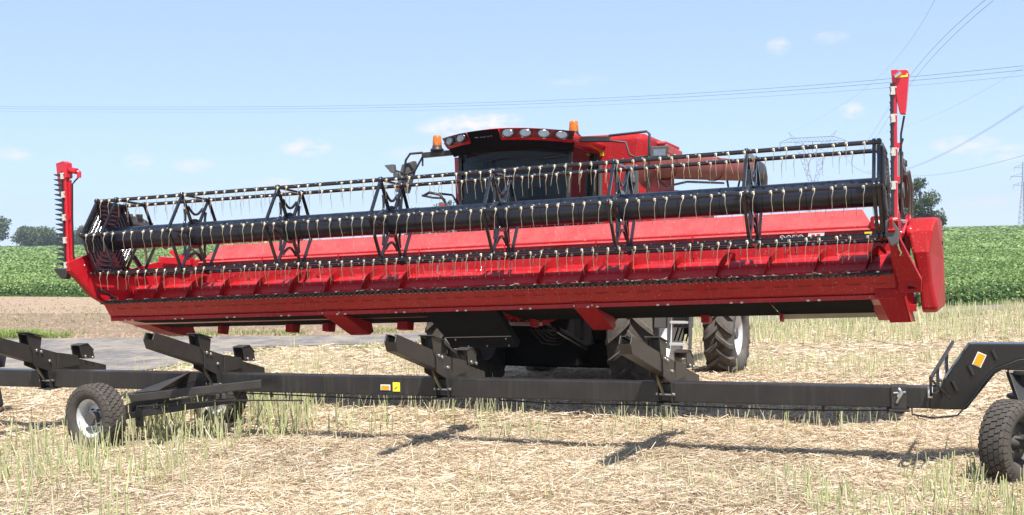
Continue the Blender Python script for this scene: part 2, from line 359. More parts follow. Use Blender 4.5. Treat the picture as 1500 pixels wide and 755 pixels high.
# ------------------------------------------------------------------ soybean field
G = np.random.default_rng(11)
def leafquads(cx, cy, cz, size, tiltmax, G, aspect=1.25):
    n = len(cx); yaw = G.uniform(0, 2*pi, n); tilt = G.uniform(.05, tiltmax, n); rl = G.uniform(-.5, .5, n)
    d = np.stack([np.cos(yaw)*np.cos(tilt), np.sin(yaw)*np.cos(tilt), -np.sin(tilt)], 1)
    s = np.stack([-np.sin(yaw), np.cos(yaw), rl], 1); s /= np.linalg.norm(s, axis=1)[:, None]
    c = np.stack([cx, cy, cz], 1); L_ = (size*aspect)[:, None]; w_ = size[:, None]*.5
    V = np.stack([c-d*L_*.5, c+s*w_, c+d*L_*.5, c-s*w_], 1)
    V[:, 1, 2] += (size*.15); V[:, 3, 2] += (size*.15)
    return V.reshape(-1, 3)
LEAF = mat('soybean_leaf', (.1,.2,.04), .5, attr='tone', spec=.35, transl=.3)
pts = []; sizes = []
def soyband(y0, y1, size, cov, xr=.52):
    dens = cov/(size*size*.6)
    area = xr*(y1*y1-y0*y0); n = int(area*dens)
    y = np.sqrt(G.uniform(y0*y0, y1*y1, n)); x = G.uniform(-1, 1, n)*xr*y
    k = y > polyY(soyE, x)+.1; return x[k], y[k], np.full(k.sum(), size)
bands = [(35,48,.085,1.3),(48,62,.095,1.0),(62,85,.125,.7),(85,130,.2,.55),(130,220,.42,.5),(220,380,.8,.5),(380,620,1.5,.5)]
cx, cy, sz = [np.concatenate(a) for a in zip(*[soyband(*b) for b in bands])]
rows = .5+.5*np.sin((cx*.25+cy*.97)*2*pi/.75)
hgt = .60+.20*vnoise(cx*.9, cy*.9)+.10*vnoise(cx*.13, cy*.13)+.1*rows*(cy < 90)
edge = cy-polyY(soyE, cx)
low = np.where(edge < 1.6, G.uniform(0.12, 1, len(cx))**.8, 1-.35*G.random(len(cx))**2)
cz = gbase(cx, cy)+hgt*low+G.normal(0, .03, len(cx))
V = leafquads(cx, cy, cz, sz*G.uniform(.7, 1.25, len(cx)), .9, G)
nl = len(cx)
tone = np.clip(vnoise(cx*.35, cy*.35)*.6+G.random(nl)*.55-.08, 0, 1)[:, None]
colr = (1-tone)*np.array([.07,.14,.035])+tone*np.array([.34,.46,.16])
yl = (G.random(nl) < .035)[:, None]; colr = np.where(yl, np.array([.5,.5,.24]), colr)
colr = np.repeat(colr, 4, 0); F = np.arange(nl*4).reshape(-1, 4)
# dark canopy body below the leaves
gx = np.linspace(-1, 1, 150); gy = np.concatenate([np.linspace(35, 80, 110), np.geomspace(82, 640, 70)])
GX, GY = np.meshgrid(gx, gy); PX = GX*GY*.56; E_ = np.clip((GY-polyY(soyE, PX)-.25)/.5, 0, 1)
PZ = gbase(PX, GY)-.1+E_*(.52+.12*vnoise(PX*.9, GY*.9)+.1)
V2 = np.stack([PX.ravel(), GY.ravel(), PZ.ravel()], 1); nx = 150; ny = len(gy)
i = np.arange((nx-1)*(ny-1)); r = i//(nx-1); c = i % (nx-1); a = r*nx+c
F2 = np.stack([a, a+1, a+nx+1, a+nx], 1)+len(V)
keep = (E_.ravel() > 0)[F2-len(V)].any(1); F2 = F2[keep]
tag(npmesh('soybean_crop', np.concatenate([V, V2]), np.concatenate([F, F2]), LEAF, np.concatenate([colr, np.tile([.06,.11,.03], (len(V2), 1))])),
    'leafy green soybean field reaching from the soil strip to the horizon', 'crop field', kind='stuff')

# ------------------------------------------------------------------ straw, stubble, weeds
STRAW = mat('dry_straw', (.6,.5,.3), .6, attr='tone', spec=.3, transl=.15)
def flatquads(x, y, z, L_, w_, G, lift=.35):
    n = len(x); yaw = G.uniform(0, 2*pi, n); t = G.normal(0, lift*.5, n); rl = G.uniform(-1.2, 1.2, n)
    d = np.stack([np.cos(yaw)*np.cos(t), np.sin(yaw)*np.cos(t), np.sin(t)], 1)
    s = np.stack([-np.sin(yaw)*np.cos(rl), np.cos(yaw)*np.cos(rl), np.sin(rl)], 1)
    c = np.stack([x, y, z], 1); a = d*(L_*.5)[:, None]; b = s*(w_*.5)[:, None]
    return np.stack([c-a-b, c+a-b, c+a+b, c-a+b], 1).reshape(-1, 3)
def strawcols(n, G, green=0.):
    base = np.array([[.62,.48,.31],[.70,.57,.40],[.46,.35,.22],[.80,.72,.56],[.26,.18,.11],[.60,.46,.28]])
    c = base[G.choice(6, n, p=[.3,.24,.16,.12,.06,.12])]*G.uniform(.8, 1.1, (n, 1))
    return c*np.array([1.0,1.01,1.05])
def wedge(n, y0, y1, pw, G, xr=.5):
    y = (G.uniform(0, 1, n)*(y1**pw-y0**pw)+y0**pw)**(1/pw); return G.uniform(-1, 1, n)*xr*y, y
parts = []
for n, y0, y1, l0, l1, w0, w1 in ((60000, 7.6, 13, .15, .38, .003, .007), (260000, 7.6, 13.5, .03, .16, .0025, .006), (130000, 13.5, 21, .06, .28, .005, .012), (45000, 21, 39, .10, .35, .01, .02)):
    x, y = wedge(n, y0, y1, 2, G)
    trk = (np.minimum(np.abs(y-(21.6+.04*x)), np.abs(y-(19.5+.04*x))) < .28) & (x > 2)
    k = (y < polyY(near, x)-.1) & (G.random(n) < (.7+.6*vnoise(x*.8+3, y*.8))*np.where(trk, .3, 1)); x, y = x[k], y[k]; n = len(x)
    h = .004+G.random(n)**2*.045*(.4+1.2*vnoise(x*2.1, y*2.1))
    parts.append((flatquads(x, y, gz(x, y)+h, G.uniform(l0, l1, n), G.uniform(w0, w1, n), G), np.repeat(strawcols(n, G)*(.90+.2*vnoise(x*.5, y*.5+40))[:, None], 4, 0)))
V = np.concatenate([p[0] for p in parts]); Cc = np.concatenate([p[1] for p in parts])
tag(npmesh('straw_litter', V, np.arange(len(V)).reshape(-1, 4), STRAW, Cc), 'loose chopped straw lying over the harvested ground', 'straw', kind='stuff')

def stalks(x, y, h, w, lean, cols, G):
    n = len(x); z = gz(x, y)-.02; yaw = G.uniform(0, 2*pi, n); le = np.abs(G.normal(0, lean, n)); le = np.where(G.random(n) < .1, le+G.uniform(.3, .9, n), le)
    d = np.stack([np.cos(yaw)*np.sin(le), np.sin(yaw)*np.sin(le), np.cos(le)], 1)
    p0 = np.stack([x, y, z], 1); p1 = p0+d*h[:, None]; a0 = G.uniform(0, 2*pi, n); vs = []
    for p, s in ((p0, 1.), (p1, .8)):
        for k in range(3):
            a = a0+k*2*pi/3; vs.append(p+np.stack([np.cos(a), np.sin(a), 0*a], 1)*(w*s*.5)[:, None])
    V = np.stack(vs, 1).reshape(-1, 3); b = np.arange(n)[:, None]*6
    F = np.concatenate([b+np.array([[k, (k+1) % 3, 3+(k+1) % 3, 3+k]]) for k in range(3)])
    return V, F, np.repeat(cols, 6, 0)
def region(n, xa, xb, ya, yb, clump=.5):
    x = G.uniform(xa, xb, n); y = G.uniform(ya, yb, n)
    y = np.round(y/.16)*.16+G.normal(0, .03, n)
    k = (G.random(n) < np.clip((vnoise(x*1.3+7, y*1.3)-clump)*4+.5, 0, 1)) & (y < polyY(near, x)-.15); return x[k], y[k]
ST = []
def addst(n, box, h0, h1, w, green, clump=.5, lean=.22):
    x, y = region(n, *box, clump); m_ = len(x); g_ = (G.random(m_)[:, None])**(1/max(green*.8, .01)) if green > 0 else np.zeros((m_, 1))
    dry = np.array([.80,.71,.48]); gr = np.array([.52,.60,.24]); c = (dry*(1-g_)+gr*g_)*G.uniform(.75, 1.1, (m_, 1))
    ST.append(stalks(x, y, G.uniform(h0, h1, m_), G.uniform(.7, 1.3, m_)*w, lean, c, G))
addst(600, (-6.2,-3.0,9.0,13.6), .14, .42, .012, 1.6, .4)
addst(600, (-4.9,-2.4,12.9,16.0), .25, .52, .015, 1.5, .25)
addst(260, (-5.6,-3.4,10.8,12.9), .2, .42, .013, 1.2, .35)
addst(350, (-4,4.6,8.0,12.5), .10, .32, .010, .25, .45, .9)
addst(300, (-2.9,-.2,12.8,16.5), .18, .46, .011, 1.2, .45)
addst(150, (-7,-4.6,13.5,20), .15, .4, .011, .8, .5)
addst(950, (2.3,5.2,8.2,10.7), .10, .27, .0125, 1.8, .35)
addst(420, (-1.2,2.5,8.0,11), .06, .2, .010, .6, .5)
addst(500, (-3.6,4,8.0,13), .05, .24, .009, .3, .5)
addst(800, (-.5,5.2,12.6,15.5), .08, .28, .012, .7, .4)
addst(900, (-8,-.5,16,23), .12, .4, .012, .9, .45)
addst(1500, (3.4,10.5,17.5,23), .10, .34, .012, .9, .45)
addst(7500, (3.6,20,26.5,38.5), .18, .5, .019, .8, .25)
addst(900, (-7,5,22,29), .12, .4, .014, .9, .4)
off = 0; Vs = []; Fs = []; Cs = []
for v, f, c in ST: Vs.append(v); Fs.append(f+off); Cs.append(c); off += len(v)
tag(npmesh('crop_stubble', np.concatenate(Vs), np.concatenate(Fs), STRAW, np.concatenate(Cs)), 'standing yellow green cut stalks in patches over the straw', 'stubble', kind='stuff')

# clods on the bare soil
n = 9000; x = G.uniform(-30, 6, n); y = polyY(far, x)+.1+(polyY(soyE, x)-polyY(far, x)-.2)*G.random(n)**1.6; s_ = G.uniform(.015, .07, n)*(.5+vnoise(x*.8, y*.8))
z = gz(x, y)+.012; a = G.uniform(0, 2*pi, n); vs = []
for k in range(4): vs.append(np.stack([x+np.cos(a+k*pi/2)*s_*G.uniform(.7, 1.4, n), y+np.sin(a+k*pi/2)*s_*G.uniform(.7, 1.4, n), z-.015], 1))
vs.append(np.stack([x+s_*G.uniform(-.3, .3, n), y, z+s_*G.uniform(.5, 1.1, n)], 1)); Vc = np.stack(vs, 1).reshape(-1, 3); b_ = np.arange(n)[:, None]*5
Fc = np.concatenate([b_+np.array([[k, (k+1) % 4, 4]]) for k in range(4)]); cc = np.array([.30,.215,.15])*G.uniform(.6, 1.2, (n, 1))
CLOD = mat('dry_soil_clod', (.3,.2,.15), .95, attr='tone', spec=.1)
tag(npmesh('soil_clods', Vc, Fc, CLOD, np.repeat(cc, 5, 0)), 'dry clods scattered over the bare soil beyond the road', 'soil clods', kind='stuff')

def blades(n, xf, h0, h1, w, c0, c1):
    x, y = xf(n); n = len(x); h = G.uniform(h0, h1, n); yaw = G.uniform(0, 2*pi, n); le = G.uniform(.05, .9, n)
    p0 = np.stack([x, y, gz(x, y)], 1); s = np.stack([-np.sin(yaw), np.cos(yaw), 0*yaw], 1)*w*.5
    d = np.stack([np.cos(yaw)*np.sin(le), np.sin(yaw)*np.sin(le), np.cos(le)], 1)*h[:, None]
    d2 = d*1. ; d2[:, 2] *= .75; d2[:, :2] *= 1.8
    V = np.stack([p0-s, p0+s, p0+d*.6+s*.8, p0+d*.6-s*.8, p0+d2+s*.1, p0+d2-s*.1], 1).reshape(-1, 3); b = np.arange(n)[:, None]*6
    F = np.concatenate([b+np.array([[0,1,2,3]]), b+np.array([[3,2,4,5]])]); t = G.random((n, 1))
    return V, F, np.repeat((np.array(c0)*(1-t)+np.array(c1)*t), 6, 0)
def along(P, off0, off1, xa, xb, thr):
    def f(n):
        x = G.uniform(xa, xb, n); y = polyY(P, x)+G.uniform(off0, off1, n)
        k = G.random(n) < np.clip((vnoise(x*1.1, y*1.1+20)-thr)*5+.3, 0, 1); return x[k], y[k]
    return f
GRS = mat('verge_grass_blade', (.1,.2,.05), .6, attr='tone', transl=.3, spec=.3)
Gs = [blades(5200, along(far, .1, 6.5, -20, 4, .55), .03, .12, .013, (.14,.14,.05), (.32,.33,.14)),
      blades(3000, along(far, 0, 1.6, -15.5, -12.6, .4), .12, .34, .014, (.14,.22,.04), (.36,.42,.13)),
      blades(2600, along(far, .05, 1.5, -9.8, -2.5, .35), .06, .2, .014, (.12,.19,.04), (.33,.40,.13)),
      blades(6000, along(far, .1, 1.2, -2, 22, .4), .06, .2, .014, (.10,.15,.03), (.3,.35,.12)),
      blades(9000, along(near, -2.2, -.05, -9.5, 3, .35), .03, .10, .013, (.14,.19,.05), (.36,.38,.16)),
      blades(9000, along(near, -2.0, 0, 5, 20, .4), .05, .16, .013, (.12,.16,.05), (.34,.36,.15)),
      blades(1500, lambda n: (G.uniform(-24, -6, n), G.uniform(38, 48, n)), .05, .2, .02, (.10,.14,.03), (.22,.27,.09))]
off = 0; Vs = []; Fs = []; Cs = []
for v, f, c in Gs: Vs.append(v); Fs.append(f+off); Cs.append(c); off += len(v)
tag(npmesh('verge_grass', np.concatenate(Vs), np.concatenate(Fs), GRS, np.concatenate(Cs)), 'short weedy grass along both edges of the farm road', 'grass', kind='stuff')

# ------------------------------------------------------------------ trees
TLEAF = mat('tree_leaf', (.06,.1,.03), .6, attr='tone', spec=.3, transl=.2)
BARK = mat('bark', (.10,.08,.06), .9, var=.4, vs=4, bump=.5)
def tree(x, y, h, w, label, cat='tree', group=None, seed=0, dark=(.045,.075,.030), light=(.12,.16,.07), nleaf=2600, ls=.32, bottom=.0, lobes=13):
    g = np.random.default_rng(seed); z0 = float(gz(x, y))
    root = empty('tree', Matrix.Translation((x, y, z0)), label, cat, group)
    t = MB(); t.tube([(0,0,-.3),(w*.01,0,h*.25),(-w*.02,w*.01,h*.55),(0,0,h*.85)], [h*.035,h*.026,h*.015,h*.004], 8)
    ctr = []
    for k in range(lobes):
        a = g.uniform(0, 2*pi); hh = g.uniform(bottom+.06, .88); rr = w*.5*sqrt(max(0, 1-((hh-.45)/.55)**2))*g.uniform(.35, .72)
        p = np.array([cos(a)*rr, sin(a)*rr, hh*h]); ctr.append((p, g.uniform(.16, .30)*w*(1.15-.4*hh)))
        t.tube([(0, 0, h*max(.15, hh-.35)), tuple(p*.5+np.array([0,0,h*(hh-.2)*.5])), tuple(p)], [h*.011, h*.007, h*.003], 5)
    ctr.append((np.array([0,0,h*.9]), w*.15))
    t.build('trunk', BARK, root)
    tot = sum(r**2 for _, r in ctr); Vx = []; Cx = []
    for p, r in ctr:
        n = int(nleaf*r*r/tot); u = g.normal(size=(n, 3)); u /= np.linalg.norm(u, axis=1)[:, None]
        rad = r*(.35+.65*g.random(n)**.45)*(1+.35*np.sin(u[:, 0]*5+seed)*np.cos(u[:, 1]*6+p[2]))
        q = p+u*rad[:, None]*np.array([1,1,.8]); q[:, 2] = np.maximum(q[:, 2], h*bottom*.5)
        v = leafquads(q[:, 0], q[:, 1], q[:, 2], ls*g.uniform(.6, 1.3, n), 1.4, g)
        lt = g.random(); tt = np.clip(lt*.6+g.random((n, 1))*.5, 0, 1); c = np.array(dark)*(1-tt)+np.array(light)*tt
        Vx.append(v); Cx.append(np.repeat(c, 4, 0))
    Vx = np.concatenate(Vx); npmesh('crown', Vx, np.arange(len(Vx)).reshape(-1, 4), TLEAF, np.concatenate(Cx), root)
    return root
gt = 'trees on the far left horizon'
tree(-223, 500, 15.5, 15, 'tall dark tree at the left edge of the photo beyond the crop', group=gt, seed=1, ls=.9)
tree(-210, 505, 8.5, 14, 'low dark tree right of the tallest one at the left edge', group=gt, seed=2, ls=.8)
tree(-201, 500, 8.5, 15, 'rounded dark bush tree, third from the left on the horizon', group=gt, seed=3, ls=.8)
tree(-192, 540, 7.2, 16, 'low brownish hedge tree between the dark bush and the pale pair', group=gt, seed=14, ls=.8, dark=(.07,.075,.035), light=(.13,.13,.07))
tree(-190, 520, 9.8, 14, 'greyish green tree just left of the upright side knife', group=gt, seed=4, ls=.8, dark=(.05,.07,.035), light=(.11,.14,.07))
tree(-181, 520, 10.3, 14, 'greyish green tree seen right behind the upright side knife teeth', group=gt, seed=5, ls=.8, dark=(.05,.07,.035), light=(.11,.14,.07))
tree(-172, 530, 8.2, 15, 'low pale green tree hidden partly by the red side knife post', group=gt, seed=6, ls=.8, dark=(.05,.07,.035), light=(.11,.14,.07))
tree(-165, 490, 14, 13, 'tall round tree between the side knife post and the reel end', group=gt, seed=7, ls=.8)
tree(-157, 500, 9.5, 15, 'low dark tree behind the left end of the reel', group=gt, seed=8, ls=.8)
tree(-149, 510, 9, 13, 'low tree glimpsed through the spokes at the left reel end', group=gt, seed=31, ls=.8)
tree(-216, 520, 9.5, 12, 'bushy tree just right of the tallest tree at the left edge', group=gt, seed=32, ls=.8)
tree(-186, 560, 7.5, 16, 'pale brownish scrub low on the horizon behind the knife teeth', group=gt, seed=33, ls=.9, dark=(.08,.08,.045), light=(.14,.14,.08))
for k_, (tx, th_, tl) in enumerate(((-219, 7.5, 'low scrubby tree at the foot of the tallest left edge tree'), (-206, 6.0, 'low scrub filling the gap left of the rounded dark bush tree'), (-196, 5.6, 'low scrub tree directly right of the rounded dark bush tree'), (-184, 6.2, 'low pale scrub under the two greyish green trees'), (-176, 6.6, 'low scrub tree just left of the red side knife post'), (-160, 7.0, 'low scrub tree right of the tall round one behind the knife post'))):
    tree(tx, 548, th_, 17, tl, group=gt, seed=50+k_, ls=.9, dark=(.06,.08,.04), light=(.12,.15,.08))
tree(-75, 400, 10.6, 7, 'small lone tree top showing just above the reel tube', seed=9, ls=.6)
tree(-16.3, 300, 11.5, 9.5, 'dark tree seen between the handrail and the cab', seed=10, ls=.5)
tree(-24.4, 300, 9.7, 7.5, 'pale tree left of the one beside the cab handrail', seed=12, ls=.5, dark=(.05,.065,.03), light=(.12,.14,.07))
tree(88.2, 250, 12.8, 9.6, 'bushy green tree behind the right end of the red header', seed=21, nleaf=8000, ls=.42, bottom=.06, lobes=20, dark=(.030,.05,.016), light=(.10,.14,.045))

# ------------------------------------------------------------------ pylons and lines
PYL = mat('galvanised_lattice', (.20,.22,.25), .5, metal=.3, var=.1)
WIRE = mat('aluminium_conductor', (.16,.17,.20), .5, metal=.4, var=.1)
def lattice(mb, A, B, n, r=.07):
    """two chords A and B (lists of two points) with zigzag"""
    A0, A1 = map(Vector, A); B0, B1 = map(Vector, B); mb.bar(A0, A1, r*1.6, r*1.6); mb.bar(B0, B1, r*1.6, r*1.6)
    for k in range(n):
        p = A0.lerp(A1, k/n); q = B0.lerp(B1, (k+.5)/n); p2 = A0.lerp(A1, (k+1)/n); mb.bar(p, q, r, r); mb.bar(q, p2, r, r)
def pylonA(x, y, rz):
    z = float(gz(x, y)); root = empty('electricity_pylon', Matrix.Translation((x, y, z)) @ Matrix.Rotation(rz, 4, 'Z'), 'pale lattice pylon with a wide flat crossarm seen through the reel tines', 'pylon')
    t = MB(); H = 38.6; d = .9
    for sy in (-d, d):
        # V legs from arms down to waist, crossing, then splayed body
        for s in (-1, 1):
            lattice(t, ((s*7.2, sy, H), (s*1.3, sy*.8, 20)), ((s*4.0, sy, H), (-s*1.3+s*1.6, sy*.8, 21)), 8)
            lattice(t, ((s*1.6, sy*.9, 20), (s*4.2, sy*3.5, 0)), ((s*.3, sy*.9, 20), (s*2.6, sy*3.5, 0)), 8)
            t.bar((s*4, sy, H), (0, sy, 31), .09, .09); t.bar((s*.8, sy, 20), (-s*3, sy, 27), .09, .09)
    for s in (-1, 1):
        for zz in (10, 20, 30): t.bar((s*2, -d, zz), (s*2, d, zz), .1, .1)
    t.build('tower_body', PYL, root)
    a = MB()
    for sy in (-.8, .8): lattice(a, ((-9, sy, H), (9, sy, H)), ((-8.6, sy, H+1.7), (8.6, sy, H+1.9)), 12)
    for s in (-1, 1):
        a.bar((s*9, -.8, H), (s*13.4, 0, H-.1), .16, .16); a.bar((s*8.6, -.8, H+1.8), (s*13.4, 0, H+.1), .14, .14); a.bar((s*8.6, .8, H+1.8), (s*13.4, 0, H+.1), .14, .14)
        a.bar((s*11, 0, H+1), (s*9, 0, H), .1, .1)
        a.bar((s*8.6, 0, H+1.8), (s*9.4, 0, H+4.2), .14, .14); a.bar((s*7, 0, H+1.8), (s*9.4, 0, H+3.6), .12, .12); a.bar((s*9.4, 0, H+4.2), (s*10.3, 0, H+3.8), .12, .12)
    a.build('crossarm', PYL, root)
    for s in (-13.3, 0, 13.3):
        b = MB(); b.tube([(s, 0, H), (s, 0, H-4.2)], .13, 6); b.build('insulator_string', mat('insulator_glass', (.1,.14,.13), .3, var=.1), root)
def pylonB(x, y, rz, H, label):
    z = float(gz(x, y)); root = empty('electricity_pylon', Matrix.Translation((x, y, z)) @ Matrix.Rotation(rz, 4, 'Z'), label, 'pylon')
    t = MB(); k = H/34
    for s in (-1, 1):
        for sy in (-1, 1):
            lattice(t, ((s*2.8*k, sy*2.8*k, 0), (s*.7*k, sy*.7*k, 24*k)), ((-s*.2, sy*2.8*k, 0), (0, sy*.7*k, 24*k)), 9, .09)
            t.bar((s*.7*k, sy*.7*k, 24*k), (s*.45*k, sy*.45*k, H), .16, .16)
    for j in range(9):
        zz = (24+j*1.1)*k; t.bar((-.6*k, -.5*k, zz), (.6*k, -.5*k, zz+1.1*k), .1, .1); t.bar((.6*k, .5*k, zz), (-.6*k, .5*k, zz+1.1*k), .1, .1)
    t.build('tower_body', PYL, root)
    for zz, l in ((22, 5), (26.5, 6.2), (31, 4.4)):
        for s in (-1, 1):
            a = MB(); a.bar((s*.6*k, 0, zz*k), (s*l*k, 0, zz*k+.2), .2, .2); a.bar((s*.6*k, 0, (zz+1.6)*k), (s*l*k, 0, zz*k+.3), .16, .16); a.bar((s*l*.5*k, 0, zz*k), (s*l*.5*k, 0, (zz+.9)*k), .12, .12)
            a.bar((s*l*k, 0, zz*k), (s*l*k, 0, (zz-1.6)*k), .14, .14); a.build('crossarm', PYL, root)
pylonA(127.6, 490, radians(-14)); pylonB(265, 600, radians(-30), 34, 'slim lattice pylon with stepped arms at the right edge of the photo')
pylonB(365, 1420, radians(-20), 34, 'tiny faraway pylon just above the white decal bracket on the header')
def wire(label, pts, r, group):
    P = np.array(pts, float); s = np.r_[0, np.cumsum(np.linalg.norm(np.diff(P, axis=0), axis=1))]; s /= s[-1]
    deg = min(len(P)-1, 3); co = [np.polyfit(s, P[:, k], deg) for k in range(3)]; t = np.linspace(0, 1, 60)
    Q = np.stack([np.polyval(c, t) for c in co], 1); b = MB(); b.tube([tuple(q) for q in Q], r, 5)
    tag(b.build('power_line', WIRE, None), label, 'power line', group)
g1 = 'lines crossing the whole sky'; g2 = 'conductors rising from the flat armed pylon'
W1 = np.array([(-174.7,260.,34.3),(-100.6,230.,29.3),(.5,170.,21.4),(48.7,110.,17.)])
wire('upper of the three wires crossing the whole sky from left to right', W1+np.array([0,0,.18]), .02, g1)
wire('middle one of the three wires crossing the whole sky', W1+np.array([0,0,-.22]), .02, g1)
wire('faintest and lowest of the three wires crossing the sky', W1+np.array([0,0,-.75]), .012, g1)
wire('right one of the twin wires climbing steeply to the top right corner', [(45.6,110,23.5),(68.6,200,24),(92.2,300,24.7),(120.6,420,27.1),(127.6,490,34.4)], .022, g2)
wire('left one of the twin wires climbing steeply to the top right corner', [(44.9,110,23.6),(68,200,24.7),(90.8,300,24.9),(119.5,420,27.3),(127.4,490,34.4)], .022, g2)
wire('thin single wire from the left peak of the pylon to the sky top', [(55.1,150,31.3),(83.2,260,36.1),(118,490,42.6)], .018, g2)
wire('upper of the twin wires leaving the frame halfway up the right side', [(88.5,200,22.6),(102.8,260,21.2),(116.4,340,19.3),(128,420,22),(140.5,490,34.3)], .03, g2)
wire('lower of the twin wires leaving the frame halfway up the right side', [(88.5,200,22.3),(102.8,260,20.85),(116.4,340,19),(128,420,21.7),(140.6,490,34.3)], .03, g2)
wire('lowest slack wire running to the right edge above the crop', [(110.6,250,16.9),(120.3,300,16.9),(132.3,380,18.5),(138.1,450,24)], .035, g2)
wire('hair thin wire from the right peak of the pylon to the right edge', [(70.9,160,23.8),(100.7,300,27.5),(137,490,42.6)], .012, g2)
# ------------------------------------------------------------------ grain header (raised, nose up)
yw, ax_, RR, PHI = .37784, .031713, .581, .0974
hu = Vector((cos(yw)*cos(ax_), -sin(yw)*cos(ax_), sin(ax_))); hb = Vector((sin(yw), cos(yw), 0)); hw = hu.cross(hb).normalized()
HM = frameM(Vector((-.8248, 14.5832, 2.5089)), hu, hb, hw)
HO = Matrix.Translation((0, 0, 1.5))
hdr = empty('grain_header', HM @ Matrix.Translation((0, 0, -1.5)), 'wide red grain header with black reel raised in front of the combine', 'header')
def hp(mb, name, material, bevel=0, **k): return mb.build(name, material, hdr, bevel, M=HO, **k)
U0, U1 = -5.34, 5.34
REDS = mat('slot_shadow_red', (.16,.01,.012), .6, var=.2)
BLKS = mat('shiny_black_shield', (.012,.012,.016), .13, dust=.04, coat=.8, dcol=(.2,.2,.22))
# deck: one bent sheet section (Y back, Z up)
trough = [(.62+.30*cos(a), -.87+.30*sin(a)) for a in np.linspace(radians(215), radians(350), 9)]
sec_in = [(-.13,-.885), (-.02,-.90), (.20,-.965)] + trough + [(.97,-.80), (1.10,-.67), (1.12,-.36), (1.24,-.34)]
sec_out = [(1.24,-.45), (1.16,-.70), (1.10,-1.05), (.80,-1.24), (.45,-1.26), (.12,-1.165), (.09,-1.125), (.02,-1.115), (-.02,-1.06), (-.10,-.935)]
b = MB(); poly = [(U0, y, z) for y, z in sec_in+sec_out]; b.prism(poly, (U1-U0, 0, 0))
deck = hp(b, 'deck', RED, .004)
b = MB()
for k in range(40):
    u = U0+.2+k*(U1-U0-.3)/39.6; b.tube([(u, -.071, -.995), (u+.05, -.068, -1.004), (u+.11, -.068, -1.004), (u+.16, -.071, -.995)], .0035, 5)
absorb(deck, b.build('slot_row', REDS, deck))
# strip rib + bolts along lower lip
b = MB(); b.box(((U0+U1)/2, .055, -1.146), (U1-U0-.02, .10, .05)); b.build('lower_lip_rail', RED, deck, .004)
b = MB()
for u in np.arange(-5.0, 5.1, .86):
    for d in (-.06, .06): b.box((u+d, .0, -1.162), (.03, .025, .02))
absorb(deck, b.build('bolt_row', STEEL, deck))
# back wall ribs and top shield
b = MB(); b.prism([(-4.60, 1.085, -.405), (5.06, 1.085, -.405), (4.90, 1.46, -.165), (-4.44, 1.46, -.165)], (0, .03, .012)); 
b.prism([(-4.44, 1.462, -.163), (4.90, 1.462, -.163), (4.90, 1.54, -.21), (-4.44, 1.54, -.21)], (0, .0, -.02))
shield = hp(b, 'top_shield', REDW)
b = MB()
for u in np.arange(-4.2, 4.9, 1.13):
    b.ball((u, 1.14, -.36), .008, 4); b.ball((u, 1.40, -.19), .008, 4)
absorb(shield, b.build('rivet', STEEL, shield))
b = MB()
for k in range(9): b.box((U0+.6+k*1.27, 1.098, -.52), (.02, .02, .27))
absorb(deck, b.build('seam_rib', RED, deck))
# auger
AY, AZ = .62, -.865
b = MB(); b.tube([(U0+.06, AY, AZ), (U1-.06, AY, AZ)], .175, 28)
auger = hp(b, 'feed_auger', RED)
for side in (-1, 1):
    b = MB(); per = .565; n = int((5.2-.7)/per*28); vs = []; fs = []
    for k in range(n+1):
        u = side*(5.2-k*per/28); a = side*2*pi*k/28+.8
        for r in (.172, .272): vs += [(u-.004, AY+cos(a)*r, AZ+sin(a)*r), (u+.004, AY+cos(a)*r, AZ+sin(a)*r)]
    for k in range(n):
        o = k*4; q = o+4; fs += [(o, o+2, q+2, q), (o+1, q+1, q+3, o+3), (o+2, o+3, q+3, q+2)]
    b.add(vs, fs, False); b.build('auger_flighting', REDD, auger)
b = MB()
for k in range(30):
    u = -.65+k*.045; a = k*1.9; b.tube([(u, AY+cos(a)*.17, AZ+sin(a)*.17), (u, AY+cos(a)*.29, AZ+sin(a)*.29)], .008, 5)
absorb(auger, b.build('auger_finger', STEEL, auger))
# cutter bar
b = MB(); b.box((0, -.135, -.892), (U1-U0-.06, .05, .016)); b.box((0, -.10, -.877), (U1-U0-.1, .06, .012))
knife = hp(b, 'cutter_bar', GUARD)
b = MB(); nG = int((U1-U0-.1)/.0762)
for k in range(nG):
    u = U0+.07+k*.0762
    b.prism([(u-.016, -.13, -.878), (u+.016, -.13, -.878), (u+.004, -.255, -.897), (u-.004, -.255, -.897)], (0, 0, -.022))
    b.box((u, -.15, -.902), (.03, .05, .02))
gf = b.build('guard_finger', GUARD, knife)
b = MB()
for k in range(nG):
    u = U0+.07+(k+.5)*.0762; b.prism([(u-.034, -.14, -.872), (u+.034, -.14, -.872), (u+.006, -.195, -.872), (u-.006, -.195, -.872)], (0, 0, .004))
b.build('knife_section', GUARD, knife)
b = MB()
for k in range(nG):
    u = U0+.07+k*.0762
    b.ball((u, -.162, -.915), .0085, 4)
    if k % 4 == 1: b.box((u, -.12, -.864), (.03, .07, .012))
absorb(gf, b.build('guard_bolt', STEEL, knife))
g_ = np.random.default_rng(5); b = MB()
for k in range(90):
    u = g_.uniform(1.5, 5.2) if k % 3 else g_.uniform(-5, 5); a = g_.uniform(-.6, .6)
    b.bar((u, -.14+g_.uniform(-.06, .05), -.862), (u+g_.uniform(-.09, .09), -.14+g_.uniform(-.09, .09), -.858+g_.uniform(-.01, .02)), .006, .003)
tag(b.build('straw_bits', mat('caught_straw', (.55,.46,.3), .8, var=.3), knife), kind='stuff')

